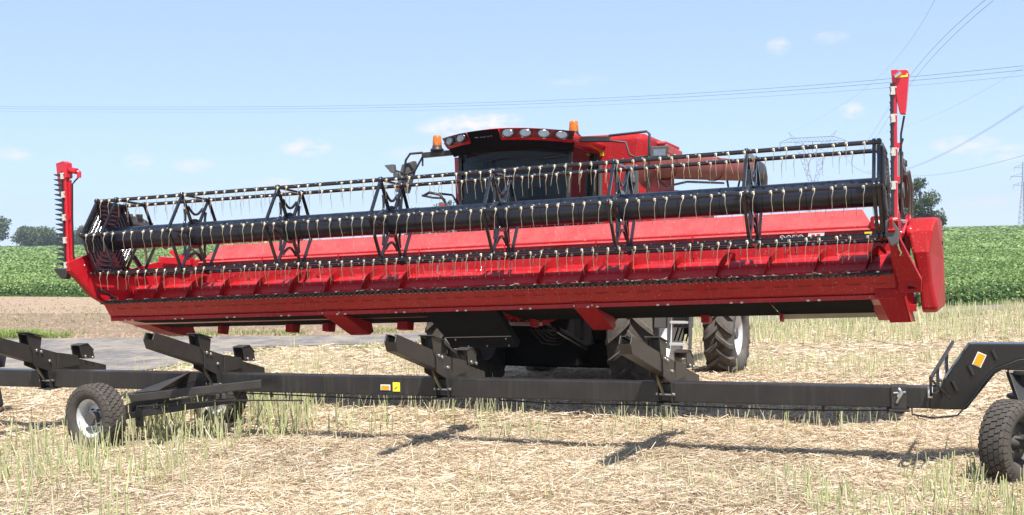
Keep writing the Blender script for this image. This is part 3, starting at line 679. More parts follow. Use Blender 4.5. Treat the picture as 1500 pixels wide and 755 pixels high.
# underside plates, legs, chute
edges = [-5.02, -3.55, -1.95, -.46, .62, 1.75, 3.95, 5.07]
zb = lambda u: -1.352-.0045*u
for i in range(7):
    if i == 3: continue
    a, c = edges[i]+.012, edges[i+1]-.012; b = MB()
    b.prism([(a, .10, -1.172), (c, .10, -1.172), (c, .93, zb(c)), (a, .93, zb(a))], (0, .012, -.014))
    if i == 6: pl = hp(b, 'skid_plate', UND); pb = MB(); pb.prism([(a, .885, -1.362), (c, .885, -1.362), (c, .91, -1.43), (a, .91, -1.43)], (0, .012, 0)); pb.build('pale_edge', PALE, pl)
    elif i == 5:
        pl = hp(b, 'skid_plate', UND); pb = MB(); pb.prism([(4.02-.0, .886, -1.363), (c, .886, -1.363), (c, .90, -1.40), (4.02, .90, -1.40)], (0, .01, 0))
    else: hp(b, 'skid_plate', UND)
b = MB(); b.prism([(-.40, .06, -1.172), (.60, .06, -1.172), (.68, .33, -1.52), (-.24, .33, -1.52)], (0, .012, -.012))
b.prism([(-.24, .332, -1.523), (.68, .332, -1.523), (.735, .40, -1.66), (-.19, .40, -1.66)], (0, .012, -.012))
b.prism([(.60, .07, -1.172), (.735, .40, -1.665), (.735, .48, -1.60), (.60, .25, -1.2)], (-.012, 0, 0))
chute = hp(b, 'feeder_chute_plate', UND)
b = MB(); b.bar((-.24, .322, -1.523), (.68, .322, -1.523), .008, .008); b.build('chute_crease', PALE, chute)
b = MB()
for u, z, y in ((-.1, -1.555, .335), (.6, -1.555, .335), (.06, -1.645, .378), (.32, -1.645, .378), (.62, -1.645, .378)): b.ball((u, y, z), .011, 5)
absorb(chute, b.build('chute_bolt', STEEL, chute))
def leg(u, wd, y1=.80, z1=-1.50, y0=.0, z0=-1.10):
    b = MB()
    b.prism([(u-wd/2, y0, z0), (u+wd/2, y0, z0), (u+wd/2, y0+.06, z0-.09), (u-wd/2, y0+.06, z0-.09)], (0, .03, .0))
    b.prism([(u-wd/2, y0+.02, z0-.06), (u-wd/2, y1-.05, z1), (u-wd/2, y1+.06, z1+.03), (u-wd/2, y1+.02, z1+.16), (u-wd/2, y0+.2, z0-.02)], (.02, 0, 0))
    b.prism([(u+wd/2-.02, y0+.02, z0-.06), (u+wd/2-.02, y1-.05, z1), (u+wd/2-.02, y1+.06, z1+.03), (u+wd/2-.02, y1+.02, z1+.16), (u+wd/2-.02, y0+.2, z0-.02)], (.02, 0, 0))
    b.prism([(u-wd/2+.02, y0+.02, z0-.062), (u+wd/2-.02, y0+.02, z0-.062), (u+wd/2-.02, y1-.05, z1-.002), (u-wd/2+.02, y1-.05, z1-.002)], (0, .01, .016))
    l = hp(b, 'support_leg', REDD, .003)
    q = MB()
    for d in (-.35, 0, .35): q.ball((u+d*wd, y1-.05, z1+.012), .008, 4)
    q.ball((u-wd*.42, y0-.005, z0-.04), .014, 5); q.ball((u+wd*.42, y0-.005, z0-.04), .014, 5); absorb(l, q.build('leg_bolt', STEEL, l))
leg(-1.72, .30); leg(1.76, .27)
def stub(u, w=.10):
    b = MB(); b.prism([(u, .82, -1.30), (u, .80, -1.44), (u, .98, -1.47), (u, 1.02, -1.34)], (w, 0, 0)); hp(b, 'rear_bracket', REDD, .003)
for u, w_ in ((-2.95, .12), (-2.35, .10), (-1.18, .16), (.75, .06), (3.0, .10), (3.95, .03), (-4.1, .06)): stub(u, w_)

# end sheets with nose
nose = [(-.76,-.31), (-.35,-.20), (.55,-.44), (1.24,-.34), (1.30,-.9), (1.5,-1.40), (1.34,-1.47), (1.14,-1.41), (.36,-1.02), (.02,-.95), (-.32,-.78), (-.64,-.49), (-.74,-.41)]
for s in (-1, 1):
    b = MB(); u = s*5.345; b.prism([(u, y, z) for y, z in nose], (s*.035, 0, 0))
    e = hp(b, 'end_sheet', REDC if s < 0 else REDD, .003)
    q = MB(); q.prism([(u-s*.0, y, z) for y, z in ((.0,-1.12), (.3,-1.21), (.95,-1.415), (1.3,-1.50), (1.55,-1.50), (1.5,-1.38), (.9,-1.25), (.1,-1.1))], (-s*.30, 0, 0)); q.build('corner_skid', REDD, e, .003)
    q = MB()
    for (y0, z0), (y1, z1) in zip(nose[7:], nose[8:]): q.bar((u+s*.02, y0, z0), (u+s*.02, y1, z1), .07, .03)
    q.build('lower_flange', REDD, e)
    q = MB(); q.prism([(u+s*.036, y, z) for y, z in ((-.72,-.33), (-.35,-.22), (-.1,-.3), (-.3,-.68), (-.62,-.45))], (s*.05, 0, 0)); q.build('nose_bracket', REDC if s < 0 else REDD, e, .003)
    q = MB(); q.ball((u+s*.09, -.35, -.45), .015, 5); q.ball((u-s*.004, -.45, -.36), .014, 5); q.ball((u-s*.004, -.33, -.47), .014, 5); absorb(e, q.build('nose_bolt', STEEL, e))
# black rod on left end sheet inner face
b = MB(); b.tube([(-5.30, -.25, -.70), (-5.28, -.05, -.80), (-5.28, .02, -.83)], .018, 6); b.box((-5.3, .06, -.85), (.04, .08, .06)); hp(b, 'latch_rod', BLKP)
# right front divider wedge
b = MB()
w0 = [(5.30,-.66,-.345), (5.37,-.70,-.36), (5.615,-.22,-.975), (5.37,-.17,-.985)]
b.prism(w0, (0, .07, .03)); b.prism([(5.615,-.22,-.975), (5.37,-.17,-.985), (5.37,-.14,-1.10), (5.60,-.17,-1.10)], (0, .12, 0))
wd = hp(b, 'divider_wedge', REDD, .004)
b = MB(); b.prism([(5.395,-.60,-.545), (5.43,-.602,-.545), (5.44,-.56,-.60), (5.40,-.558,-.60)], (0, -.006, -.003)); b.build('wedge_slot', DARK, wd)
b = MB(); b.tube([(5.415,-.60,-.56), (5.42,-.575,-.62), (5.44,-.56,-.66), (5.425,-.54,-.69)], .009, 6); b.tube([(5.405,-.60,-.57), (5.43,-.57,-.635)], .007, 5); b.build('wedge_hook', TINE, wd)
b = MB(); b.box((5.515, -.17, -1.045), (.09, .02, .028)); b.build('wedge_handle_slot', DARK, wd)
# right skid box under the end
b = MB(); b.prism([(5.13,-.02,-1.115), (5.415,-.02,-1.115), (5.47,.16,-1.435), (5.25,.16,-1.435)], (0, .03, -.01))
b.prism([(5.415,-.02,-1.115), (5.47,.16,-1.435), (5.49,.75,-1.48), (5.43,.80,-1.20)], (-.02, 0, 0))
b.prism([(5.25,.17,-1.437), (5.47,.17,-1.437), (5.49,.75,-1.48), (5.25,.75,-1.48)], (0, 0, .012))
b.box((5.28, .02, -1.10), (.32, .10, .09))
hp(b, 'end_skid', REDD, .004)
# right drive cover
cov = [(.95,-.305), (.55,-.30), (.42,-.325), (.30,-.45), (.22,-.68), (.30,-1.02), (.34,-1.32), (.46,-1.36), (1.55,-1.36), (1.75,-1.0), (1.72,-.34)]
def cxi(y, z): return 5.47+.11*min(1, max(0, (-.45-z)/.6))
def cxo(y, z): return (5.775 if z > -.34 else 5.735 if z > -.6 else 5.69 if z > -.8 else 5.70 if z > -1.1 else 5.745) if y < .6 else 5.80
b = MB(); n = len(cov); vi = [(cxi(y, z), y, z) for y, z in cov]; vo = [(cxo(y, z), y, z) for y, z in cov]
b.add(vi+vo+[(5.52, 1.0, -.8), (5.815, .95, -.8)], [(i, (i+1) % n, n+(i+1) % n, n+i) for i in range(n)]+[(i, (i+1) % n, 2*n) for i in range(n)]+[(n+i, n+(i+1) % n, 2*n+1) for i in range(n)]); cover = hp(b, 'drive_cover', REDD, .03)
b = MB(); b.box((5.815, .9, -.6), (.012, .02, .04)); b.build('cover_latch', BLKP, cover)
b = MB(); b.box((5.44, .9, -1.25), (.12, .9, .10)); b.box((5.46, .45, -1.05), (.08, .06, .5)); b.box((5.48, .42, -1.3), (.08, .08, .08)); hp(b, 'end_frame', REDD, .004)
# bracket with white spot, stickers and lettering on wall
b = MB(); b.prism([(5.02, 1.08, -.40), (5.17, 1.08, -.40), (5.17, 1.08, -.27), (5.15, 1.08, -.25), (5.04, 1.08, -.25), (5.02, 1.08, -.27)], (0, .14, 0)); br = hp(b, 'wall_bracket', REDD, .003)
b = MB(); b.lathe([(.0, 0), (.035, 0), (.035, .006), (0, .006)], (5.095, 1.078, -.325), (0, -1, 0), 16); b.build('white_disc', WHT, br)
wy = 1.094
b = MB(); b.box((4.99, 1.088, -.455), (.085, .004, .05)); q = hp(b, 'warning_sticker', YEL)
TXM = lambda x, z, y=wy: HO @ frameM(Vector((x, y, z)), Vector((1,0,0)), Vector((0,0,1)), Vector((0,-1,0)))
text_mesh('model_number', '3050', .145, WHT, hdr, TXM(3.93, -.53, 1.092), .001, .25, .006)
text_mesh('model_number', '3050', .145, NAVY, hdr, TXM(3.93, -.53, 1.089), .001, .25, -.001)
b = MB(); b.prism([(4.27, 1.092, -.53), (4.46, 1.092, -.53), (4.49, 1.092, -.405), (4.30, 1.092, -.405)], (0, -.002, 0)); pw = hp(b, 'number_panel', WHT)
text_mesh('width_number', '35', .115, REDC, hdr, TXM(4.31, -.51, 1.087), .001, .25, .004)

# side knives
def side_knife(s):
    u, y0 = (s*5.47, -.60) if s < 0 else (5.405, -.60)
    tilt = (.0 if s < 0 else .06)
    P = lambda z: Vector((u+(tilt*(z+.40)/1.6 if s > 0 else .03*(z+.4)/1.5), y0, z))
    zt = 1.03 if s < 0 else 1.17
    b = MB(); 
    b.bar(P(-.42), P(zt-.05), .055 if s < 0 else .036, .075, up=(0,1,0)); b.bar(P(-.42)+Vector((.035*-s, .03, 0)), P(zt-.2)+Vector((.035*-s, .03, 0)), .02, .05, up=(0,1,0))
    k = hp(b, 'side_knife_post', REDC, .004)
    t = MB(); nt_ = 19; z0_ = -.36
    for i in range(nt_):
        p = P(z0_+i*(zt-.1-z0_)/nt_)+Vector((-.035, -.05, 0))
        fx = -.055 if s < 0 else -.012
        t.prism([p+Vector((0, 0, 0)), p+Vector((fx, -.075, .035)), p+Vector((fx*1.2, -.085, .05)), p+Vector((0, 0, .055))], (.006, .012, 0))
    t.bar(P(-.40)+Vector((-.03, -.045, 0)), P(zt-.08)+Vector((-.03, -.045, 0)), .022 if s < 0 else .034, .03, up=(0,1,0))
    t.build('knife_teeth', BLK, k)
    t = MB()
    for f in (.04, .28, .5, .72, .9):
        p = P(-.4+f*(zt+.4)); t.box(p+Vector((-.02, -.05, 0)), (.045, .03, .085)); t.ball(p+Vector((.01, -.06, .03)), .01, 4)
    t.build('knife_clip', mat('cream_clip', (.6,.58,.5), .4, var=.15), k)
    # gearbox cover, tapering down
    t = MB(); c = P(zt)
    if s < 0:
        t.prism([c+Vector(q) for q in ((-.15,-.03,.04), (-.01,-.05,.06), (.05,-.05,.03), (.05,-.05,-.17), (-.02,-.05,-.2), (-.04,-.03,-.42), (-.115,-.03,-.42))], (0, .12, 0))
    else:
        t.prism([c+Vector(q) for q in ((-.02,-.05,.05), (.125,-.05,.045), (.14,-.05,.0), (.095,-.05,-.36), (.085,-.05,-.41), (.03,-.05,-.40), (-.0,-.05,-.2))], (0, .14, 0))
        t.prism([c+Vector(q) for q in ((-.035,-.07,.055), (.03,-.07,.055), (.01,-.07,-.08), (-.03,-.07,-.08))], (0, .1, 0))
    gb = t.build('knife_gearbox', REDC, k, .008)
    t = MB(); g0 = c+Vector((-.085, -.032, -.03)) if s < 0 else c+Vector((.03, -.052, -.02))
    for i in range(7): t.box(g0+Vector((i*.015, -.001, .0 if i < 6 else .008)), (.013, .002, .02 if i < 6 else .036))
    t.build('yellow_mark', YEL, gb)
    t = MB()
    if s < 0:
        t.tube([c+Vector((.03, .02, -.06)), c+Vector((.17, .02, -.09))], .042, 12); t.tube([c+Vector((.17, .02, -.09)), c+Vector((.21, .02, -.11)), c+Vector((.2, .02, -.18))], .03, 10)
        t.build('hydraulic_motor', REDC, k)
        t = MB(); t.tube([c+Vector((.2, .02, -.17)), c+Vector((.14, .02, -.21)), c+Vector((.07, .03, -.26)), P(.3)+Vector((.055, .03, 0)), P(-.2)+Vector((.05, .03, 0)), P(-.4)+Vector((.07, .05, 0))], .011, 6)
    else:
        t.tube([c+Vector((-.0, -.08, -.02)), c+Vector((.06, -.08, .02))], .022, 10); t.build('hydraulic_motor', CHR, k)
        t = MB(); t.tube([c+Vector((.07, .03, -.42)), c+Vector((.03, .04, -.6)), P(.3)+Vector((.05, .04, 0)), P(-.3)+Vector((.05, .05, 0))], .012, 6)
    t.build('hydraulic_hose', HOSE, k)
    t = MB(); p = P(-.42)
    if s < 0: t.prism([p+Vector(q) for q in ((-.19,-.1,.04), (.03,-.1,.03), (.05,-.1,-.03), (.0,-.1,-.12), (-.08,-.1,-.10), (-.16,-.1,-.02))], (0, .1, 0))
    else: t.prism([p+Vector(q) for q in ((-.10,-.12,.10), (-.03,-.12,.12), (.03,-.12,-.0), (.02,-.12,-.14), (-.05,-.12,-.17), (-.10,-.12,-.06))], (0, .1, 0))
    t.build('knife_shoe', BLKP if s < 0 else GREYP, k, .01)
    for z in (.1, .45) if s > 0 else (.3,):
        t = MB(); t.box(P(z)+Vector((.03, 0, 0)), (.03, .04, .05)); t.build('hose_clip', REDC, k)
side_knife(-1); side_knife(1)

# ------------------------------------------------------------------ reel
LRe = 5.25
def HV(i, r=RR):
    a = PHI+i*pi/3; return Vector((0, -cos(a)*r, sin(a)*r))
b = MB(); b.tube([(-LRe, 0, 0), (LRe, 0, 0)], .158, 28)
reel = hp(b, 'reel', TUBE)
b = MB()
for k in range(44):
    u = -5.15+k*.24; b.lathe([(.1585, -.003), (.1600, 0), (.1585, .003)], (u, 0, 0), (1,0,0), 28)
absorb(reel, b.build('tube_seam', DARK, reel))
for i in range(6):
    p = HV(i); b = MB(); b.tube([(-LRe-.03, p.y, p.z), (LRe+.03, p.y, p.z)], .026, 10)
    bt = b.build('reel_bat', BLK, reel)
    q = MB(); k = 0
    u = -5.1
    while u < 5.15:
        q.box((u, p.y-.018, p.z+.018), (.016, .02, .02)); q.ball((u+.07, p.y-.0, p.z+.028), .006, 4); u += .31
    absorb(bt, q.build('bat_bolt', STEEL, bt))
def spider(u, end=False):
    b = MB(); th = .026; X = Vector((u, 0, 0))
    for i in range(6):
        p, n_ = HV(i), HV(i+1); d = (n_-p).normalized(); a = PHI+i*pi/3
        b.bar(X+p+d*.03, X+n_-d*.03, th, .036, up=(1,0,0))
        if not end: b.bar(X+Vector((.0005, -cos(a)*.15, sin(a)*.15)), X+Vector((.0005, *HV(i, .565).yz)), th*.9, .044, up=(1,0,0), h2=.034)
        b.lathe([(.0, -.018), (.040, -.018), (.040, .018), (0, .018)], X+p, (1,0,0), 10)
    if not end:
        b.lathe([(.161, -.016), (.205, -.014), (.205, .014), (.161, .016)], X, (1,0,0), 28, smooth=False)
        for i in range(6):
            a = PHI+(i+.5)*pi/3; pts = []
            for t in np.linspace(-1, 1, 11):
                r = .265+.13*t**2; aa = a+t*(.50-.09*t*t); pts.append((u, -cos(aa)*r, sin(aa)*r))
            b.tube(pts, .018, 6)
    return b.build('reel_spider', BLK, reel)
for u in (-3.80, -2.28, -.76, .76, 2.30, 3.84): spider(u)
for s in (-1, 1):
    spider(s*LRe, s < 0); spider(s*(LRe-.34) if s < 0 else s*(LRe-.05), True)
    # end shield with pressed half round ribs
    b = MB(); u = s*(LRe+.035)
    hexo = [Vector((u, *HV(i, .57).yz)) for i in range(6)]; hexi = [Vector((u, *HV(i, .16).yz)) for i in range(6)]
    for i in range(6):
        j = (i+1) % 6; b.prism([hexi[i], hexo[i], hexo[j], hexi[j]], (s*.006, 0, 0))
    es = b.build('end_shield', BLKS if s < 0 else GREYP, reel)
    b = MB()
    for i in range(6):
        for r in (.24, .31, .38, .45, .52):
            p = Vector((u, *HV(i, r).yz)); q = Vector((u, *HV(i+1, r).yz)); b.tube([p.lerp(q, .10), p.lerp(q, .90)], .019, 10)
    absorb(es, b.build('shield_rib', BLKS if s < 0 else GREYP, es))
# tines
b = MB()
b.lathe([(.0, -.010), (.016, -.010), (.019, 0), (.016, .010), (0, .010)], (0, -.042, -.006), (0, 1, .25), 10)
b.tube([(.008, -.050, -.01), (.013, -.062, -.03), (-.002, -.066, -.09), (-.006, -.050, -.12), (-.008, -.044, -.17), (-.009, -.04, -.245)], [.0050, .0048, .0042, .0030, .0026, .0019], 6)
b.box((0, -.02, -.006), (.03, .05, .03))
tm = b.build('tine', TINE, reel); tm.location = HV(0)+Vector((4.9, 0, 0))
pos = []
for i in range(6):
    u = 5.10; k = 0
    while u > -5.15:
        pos.append((i, u)) if rnd.random() > .02 else None; u -= (.135 if k % 2 else .185); k += 1
front = sorted([p for p in pos if p[0] in (0, 1, 5, 2)], key=lambda p: (-p[1]+({0: 0, 1: 1.2, 5: .6, 2: 2.2}[p[0]])))
single = front[:100]; rest = [p for p in pos if p not in set(single)]
jr = random.Random(3)
def tinM(i, u): return Matrix.Translation(HV(i)+Vector((u, 0, 0))) @ Matrix.Rotation(jr.gauss(0, .07), 4, 'Y') @ Matrix.Rotation(jr.gauss(0, .09), 4, 'X')
for n_, (i, u) in enumerate(single):
    o = tm if n_ == 0 else tm.copy()
    if n_: COL.objects.link(o)
    o.parent = reel; o.matrix_local = tinM(i, u)
base_v = [Vector(v.co) for v in tm.data.vertices]; base_f = [tuple(p.vertices) for p in tm.data.polygons]
b = MB()
for i, u in rest: b.add(base_v, base_f, True, tinM(i, u))
tag(b.build('tine_row', TINE, reel), kind='stuff')

# reel arms, cylinders, hoses at both ends
for s in (-1, 1):
    u = s*5.42
    b = MB(); b.bar((u, -.08, .04), (u, .16, .36), .07, .11); b.bar((u, .12, .37), (u, .90, .24), .07, .12); b.bar((u, .90, .24), (u, 1.45, -.12), .07, .12); b.lathe([(0,-.05),(.09,-.05),(.09,.05),(0,.05)], (u, 0, 0), (1,0,0), 14)
    b.box((u, .5, .34), (.09, .3, .06)); ra = hp(b, 'reel_arm', GREYP, .006)
    b = MB(); b.tube([(u-s*.02, .35, .08), (u-s*.02, .95, -.62)], .028, 10); b.tube([(u-s*.02, .65, -.27), (u-s*.02, 1.0, -.68)], .042, 10); b.build('lift_cylinder', BLK, ra)
    for k in range(4):
        b = MB(); o = .015*k; b.tube([(u+s*.04, .5+o*3, .2), (u+s*(.05+o*.5), .75+o*2, .20+o), (u+s*(.06+o*.6), .95+o*2, .06), (u+s*(.05+o*.5), 1.0+o, -.25), (u+s*.02, .95+o, -.42)], .013, 6); b.build('hydraulic_hose', HOSE if k % 3 else mat('tan_hose', (.12,.09,.06), .6, var=.2), ra)
    b = MB(); b.tube([(u, .3, .38), (u+.02, .28, .50), (u+.05, .26, .58)], .014, 6); b.box((u, .45, .42), (.07, .14, .05)); b.box((u+.03, .8, .33), (.05, .10, .07)); b.build('arm_fittings', BLKP, ra)
b = MB()
b.bar((5.42, .15, -.45), (5.46, .95, -.28), .05, .05); b.bar((5.40, -.05, -.52), (5.44, .6, -.35), .04, .06); b.bar((5.44, .6, -.95), (5.46, .7, -.3), .05, .05)
b.tube([(5.44, -.2, -.47), (5.46, .3, -.33)], .02, 8); b.lathe([(0,0),(.07,0),(.07,.05),(0,.05)], (5.46, .35, -.45), (1,0,0), 14); b.box((5.45, .62, -.55), (.06, .12, .16))
hp(b, 'drive_frame', REDC, .003)
b = MB()
for k in range(4): b.tube([(5.40+.01*k, -.15+.1*k, -.30), (5.44, .15+.1*k, -.33-.02*k), (5.45, .45+.1*k, -.42), (5.47, .8, -.55-.03*k)], .013, 6)
hp(b, 'drive_hoses', HOSE)
b = MB()
for k in range(7): b.tube([(5.40, .0+k*.11, -.33-.03*(k % 2)), (5.46, .0+k*.11, -.33)], .018, 8)
b.bar((5.45, -.05, -.345), (5.45, .72, -.345), .02, .02); hp(b, 'hose_coupling', STEEL)
b = MB(); b.bar((-5.2, 1.0, -.33), (-4.7, 1.1, -.38), .14, .10); b.bar((-5.1, 1.1, -.2), (-4.85, 1.3, -.5), .06, .06); b.box((-4.95, 1.25, -.33), (.22, .12, .12)); hp(b, 'valve_block', REDC, .006)
b = MB()
for k in range(4): b.tube([(-5.0+.05*k, 1.2, -.3), (-4.85+.05*k, 1.25, -.16-.03*k), (-4.65+.03*k, 1.3, -.32), (-4.6, 1.35, -.5)], .013, 6)
hp(b, 'valve_hoses', HOSE)
# back frame beam of header
b = MB(); b.box((0, 1.40, -.55), (10.3, .16, .16)); b.box((0, 1.35, -1.05), (10.3, .14, .14))
for u in (-5, -3.4, -1.7, 1.7, 3.4, 5): b.box((u, 1.38, -.8), (.12, .14, .5))
hp(b, 'rear_frame', REDD, .005)
# ------------------------------------------------------------------ wheels
def tractor_tyre(R, Wd, rim, nl=20):
    """axis along X, centred; chevron lugs pointing so the V opens upward seen from the front"""
    b = MB(); h = Wd/2; d = .068
    prof = [(rim, -h*.72), (rim+.03, -h*.90), (rim+(R-rim)*.45, -h*1.0), (R-.12, -h*.97), (R-d-.02, -h*.86), (R-d, -h*.5), (R-d+.008, 0), (R-d, h*.5), (R-d-.02, h*.86), (R-.12, h*.97), (rim+(R-rim)*.45, h), (rim+.03, h*.90), (rim, h*.72), (rim-.03, h*.5), (rim-.03, -h*.5), (rim, -h*.72)]
    b.lathe(prof, (0,0,0), (1,0,0), 64)
    for side in (-1, 1):
        for k in range(nl):
            a0 = 2*pi*(k+(.5 if side > 0 else 0))/nl; P = []
            for t in np.linspace(0, 1, 7):
                x = side*h*(-.04+1.02*t); a = a0+(.62*t**.85)*(1/ (R*1.25))*Wd*.9; rr = R-.0 if t < .8 else R-.05*(t-.8)/.2*1.4
                P.append((x, a, rr, R-d-.03 if t < .8 else R-.13-.05*(t-.8)))
            vs = []
            wl = .034
            for x, a, ro, ri in P:
                for r, dw in ((ri, 1.35), (ro, 1.0)):
                    for e in (-1, 1):
                        aa = a+e*dw*wl/R; vs.append((x-e*0, cos(aa)*r, sin(aa)*r))
            fs = [(0, 1, 3, 2)]
            for i in range(len(P)-1):
                o, q = i*4, i*4+4; fs += [(o, q, q+2, o+2)[::-1], (o+1, q+1, q+3, o+3), (o+2, q+2, q+3, o+3)]
            o = (len(P)-1)*4; fs.append((o, o+1, o+3, o+2)); b.add(vs, fs)
    return b
def rim_mb(rim, Wd, out=1, dish=.3):
    b = MB(); h = Wd*.36
    b.lathe([(rim+.012, -h), (rim+.02, -h*1.04), (rim-.005, -h*.98), (rim-.03, -h*.8), (rim-.055, -h*.3), (rim-.055, h*.3), (rim-.03, h*.8), (rim-.005, h*.98), (rim+.02, h*1.04), (rim+.012, h)], (0,0,0), (1,0,0), 48)
    return b
def disc_mb(rim, x, n=8):
    b = MB(); b.lathe([(.06, x+.06), (.11, x+.055), (.15, x+.01), (rim*.62, x-.01), (rim*.80, x+.03), (rim-.05, x+.02), (rim-.05, x), (rim*.8, x+.01), (rim*.62, x-.03), (.05, x-.02)], (0,0,0), (1,0,0), 40); return b
def hub_mb(x, r=.11, l=.12, nb=8):
    b = MB(); b.tube([(x-l, 0, 0), (x+l*.4, 0, 0), (x+l, 0, 0)], [r*1.2, r, r*.75], 16)
    for k in range(nb):
        a = 2*pi*k/nb; b.tube([(x-.02, cos(a)*r*1.55, sin(a)*r*1.55), (x+.035, cos(a)*r*1.55, sin(a)*r*1.55)], .012, 6)
    return b

# ------------------------------------------------------------------ combine harvester
cx0, cy0 = .511, 17.55
zc = float(gbase(cx0, cy0)); mu = Vector((cos(yw), -sin(yw), 0)); pb_ = radians(-2.6)
mb_ = Vector((sin(yw)*cos(pb_), cos(yw)*cos(pb_), sin(pb_))); mz = mu.cross(mb_)
cmb = empty('combine_harvester', frameM((cx0, cy0, zc), mu, mb_, mz), 'big red combine harvester with tinted cab and amber beacons behind the raised header', 'combine harvester')
def cp(mb, name, material, bevel=0, parent=None): return mb.build(name, material, parent or cmb, bevel)
tyF = tractor_tyre(.96, .74, .50, 19); tyR = tractor_tyre(.76, .52, .38, 17)
proto = {}
def wheel(x, y, R, Wd, rim, key, outs, steer=0):
    M = Matrix.Translation((x, y, R-.03)) @ Matrix.Rotation(steer, 4, 'Z')
    w = hub_mb(outs*.02, .13, .16, 10).build('wheel', RIMD, cmb, M=M)
    if key not in proto: proto[key] = (tyF if key == 'F' else tyR).build('tyre', RUBD, w)
    else:
        t = proto[key].copy(); COL.objects.link(t); t.parent = w; t.matrix_local = Matrix.Rotation(.13*x, 4, 'X')
    r = rim_mb(rim, Wd).build('rim', RIM, w); disc_mb(rim, outs*.02).build('rim_disc', RIM, w)
wheel(1.53, 0, .96, .74, .50, 'F', 1); wheel(-1.28, 0, .96, .74, .50, 'F', -1)
wheel(1.98, 3.75, .76, .52, .38, 'R', 1, radians(-3)); wheel(-1.5, 3.75, .76, .52, .38, 'R', -1, radians(-3))
# chassis, axle, feeder house
b = MB(); b.box((0, .3, 1.25), (1.3, 2.0, .9)); b.box((0, 2.4, 1.15), (1.5, 3.2, .55)); b.tube([(-1.2, 0, .93), (1.5, 0, .93)], .16, 12); b.box((0, 3.75, .78), (2.6, .16, .14)); b.box((0, 0, .95), (1.5, .5, .5))
b.box((.1, 1.6, .64), (1.8, 2.8, .6)); b.box((.1, -.15, .60), (1.0, .5, .4)); cp(b, 'chassis_shade_belly', DARK, .02)  # low belly box added to block sky light and cover bright ground
b = MB(); b.prism([(-.62, -1.95, 1.05), (-.62, -.25, 1.25), (-.62, -.25, 1.98), (-.62, -1.95, 1.72)], (1.24, 0, 0)); fh = cp(b, 'feeder_house', REDD, .02)
b = MB()
for k in range(8): b.ball((-.5+k*.13, -1.955, 1.12), .012, 4)
b.bar((-.6, -1.97, 1.08), (.62, -1.97, 1.08), .03, .05); absorb(fh, b.build('feeder_bolt', STEEL, fh))
for s in (-1, 1):
    b = MB(); b.tube([(s*.50, -1.6, 1.10), (s*.58, -1.0, .92)], .028, 10); b.tube([(s*.55, -1.2, .98), (s*.66, -.2, .68)], .055, 12); b.build('lift_cylinder', BLK, cmb)
    b = MB(); b.tube([(s*.50, -1.7, 1.13), (s*.565, -1.1, .95)], .022, 10); b.build('cylinder_rod', STEEL, cmb)
b = MB()
for k in range(5): b.tube([(.4+.06*k, -1.8, 1.0), (.45+.05*k, -1.5, .8+.04*k), (.5, -1.0, .75+.05*k), (.6, -.3, .9)], .014, 5)
b.tube([(-.3, -1.9, 1.0), (-.25, -1.85, .9), (-.1, -1.85, .98)], .012, 5); cp(b, 'undercarriage_hoses', HOSE)
# dark engine/grain body & tank
b = MB(); b.box((-.05, 1.0, 1.75), (2.9, 1.9, 1.0)); b.box((-.05, 3.2, 1.85), (2.9, 2.6, 1.35)); b.box((-.05, 4.6, 1.8), (2.3, .7, 1.1)); cp(b, 'rear_body', REDW, .06)
tk = [(-1.60,.30), (-1.55,.25), (1.36,.25), (1.47,.36), (1.50,1.95), (-1.62,1.95)]
b = MB(); vs = [(x, y, 2.0) for x, y in tk]+[(x*1.0, y, 3.80) for x, y in tk]+[(x*.965, y+(.10 if y < 1 else -.05), 3.88) for x, y in tk]
n = 6; b.add(vs, [(i, (i+1) % n, n+(i+1) % n, n+i) for i in range(n)]+[(n+i, n+(i+1) % n, 2*n+(i+1) % n, 2*n+i) for i in range(n)]+[tuple(range(2*n, 3*n)), tuple(range(n))[::-1]])
tank = cp(b, 'grain_tank', REDD, .03)
b = MB(); b.box((1.395, .22, 2.9), (.0, .0, .0)); 
b = MB(); b.box((.79, .244, 3.62), (.06, .008, .14)); b.build('yellow_label', YEL, tank); b = MB(); b.box((.695, .244, 3.60), (.035, .008, .10)); b.build('yellow_label', YEL, tank)
b = MB(); b.prism([(1.47, 1.0, 3.64), (1.62, 1.02, 3.64), (1.64, 1.9, 3.62), (1.47, 2.2, 3.60)], (0, 0, .14)); b.prism([(1.0, .9, 3.8), (1.5, .9, 3.76), (1.60, 1.02, 3.78), (1.60, 1.9, 3.78), (1.0, 1.9, 3.8)], (0, 0, .05)); b.build('tank_extension', REDW, tank, .02)
b = MB(); b.box((1.0, .7, 3.84), (.5, .25, .06)); b.box((1.50, 1.45, 3.56), (.06, .9, .16)); b.build('tank_vent', DARK, tank, .01)
# unloading auger folded back
b = MB(); A = Vector((1.50, .42, 3.40)); B = Vector((2.02, 6.2, 3.80)); d = (B-A)
b.tube([A+d*0, A+d*.03, A+d*.5, B], [.17, .20, .20, .20], 24); b.tube([A+Vector((-.25, .1, -.35)), A+Vector((-.12, .0, -.15)), A], [.2,.2,.19], 20)
ua = cp(b, 'unloading_auger', AUGM)
b = MB(); b.tube([B-d*.06, B, B+d*.03, B+d*.05+Vector((0, 0, -.15)), B+d*.055+Vector((0,0,-.42))], [.235,.235,.23,.22,.20], 20); b.build('auger_spout', BLKP, ua)
b = MB(); b.lathe([(.205,-.03),(.225,-.03),(.225,.03),(.205,.03)], A+d*.12, d, 24); b.build('auger_flange', AUGM, ua); b = MB(); b.lathe([(.205,-.02),(.22,-.02),(.22,.02),(.205,.02)], A+d*.55, d, 24); b.build('auger_flange', AUGM, ua)
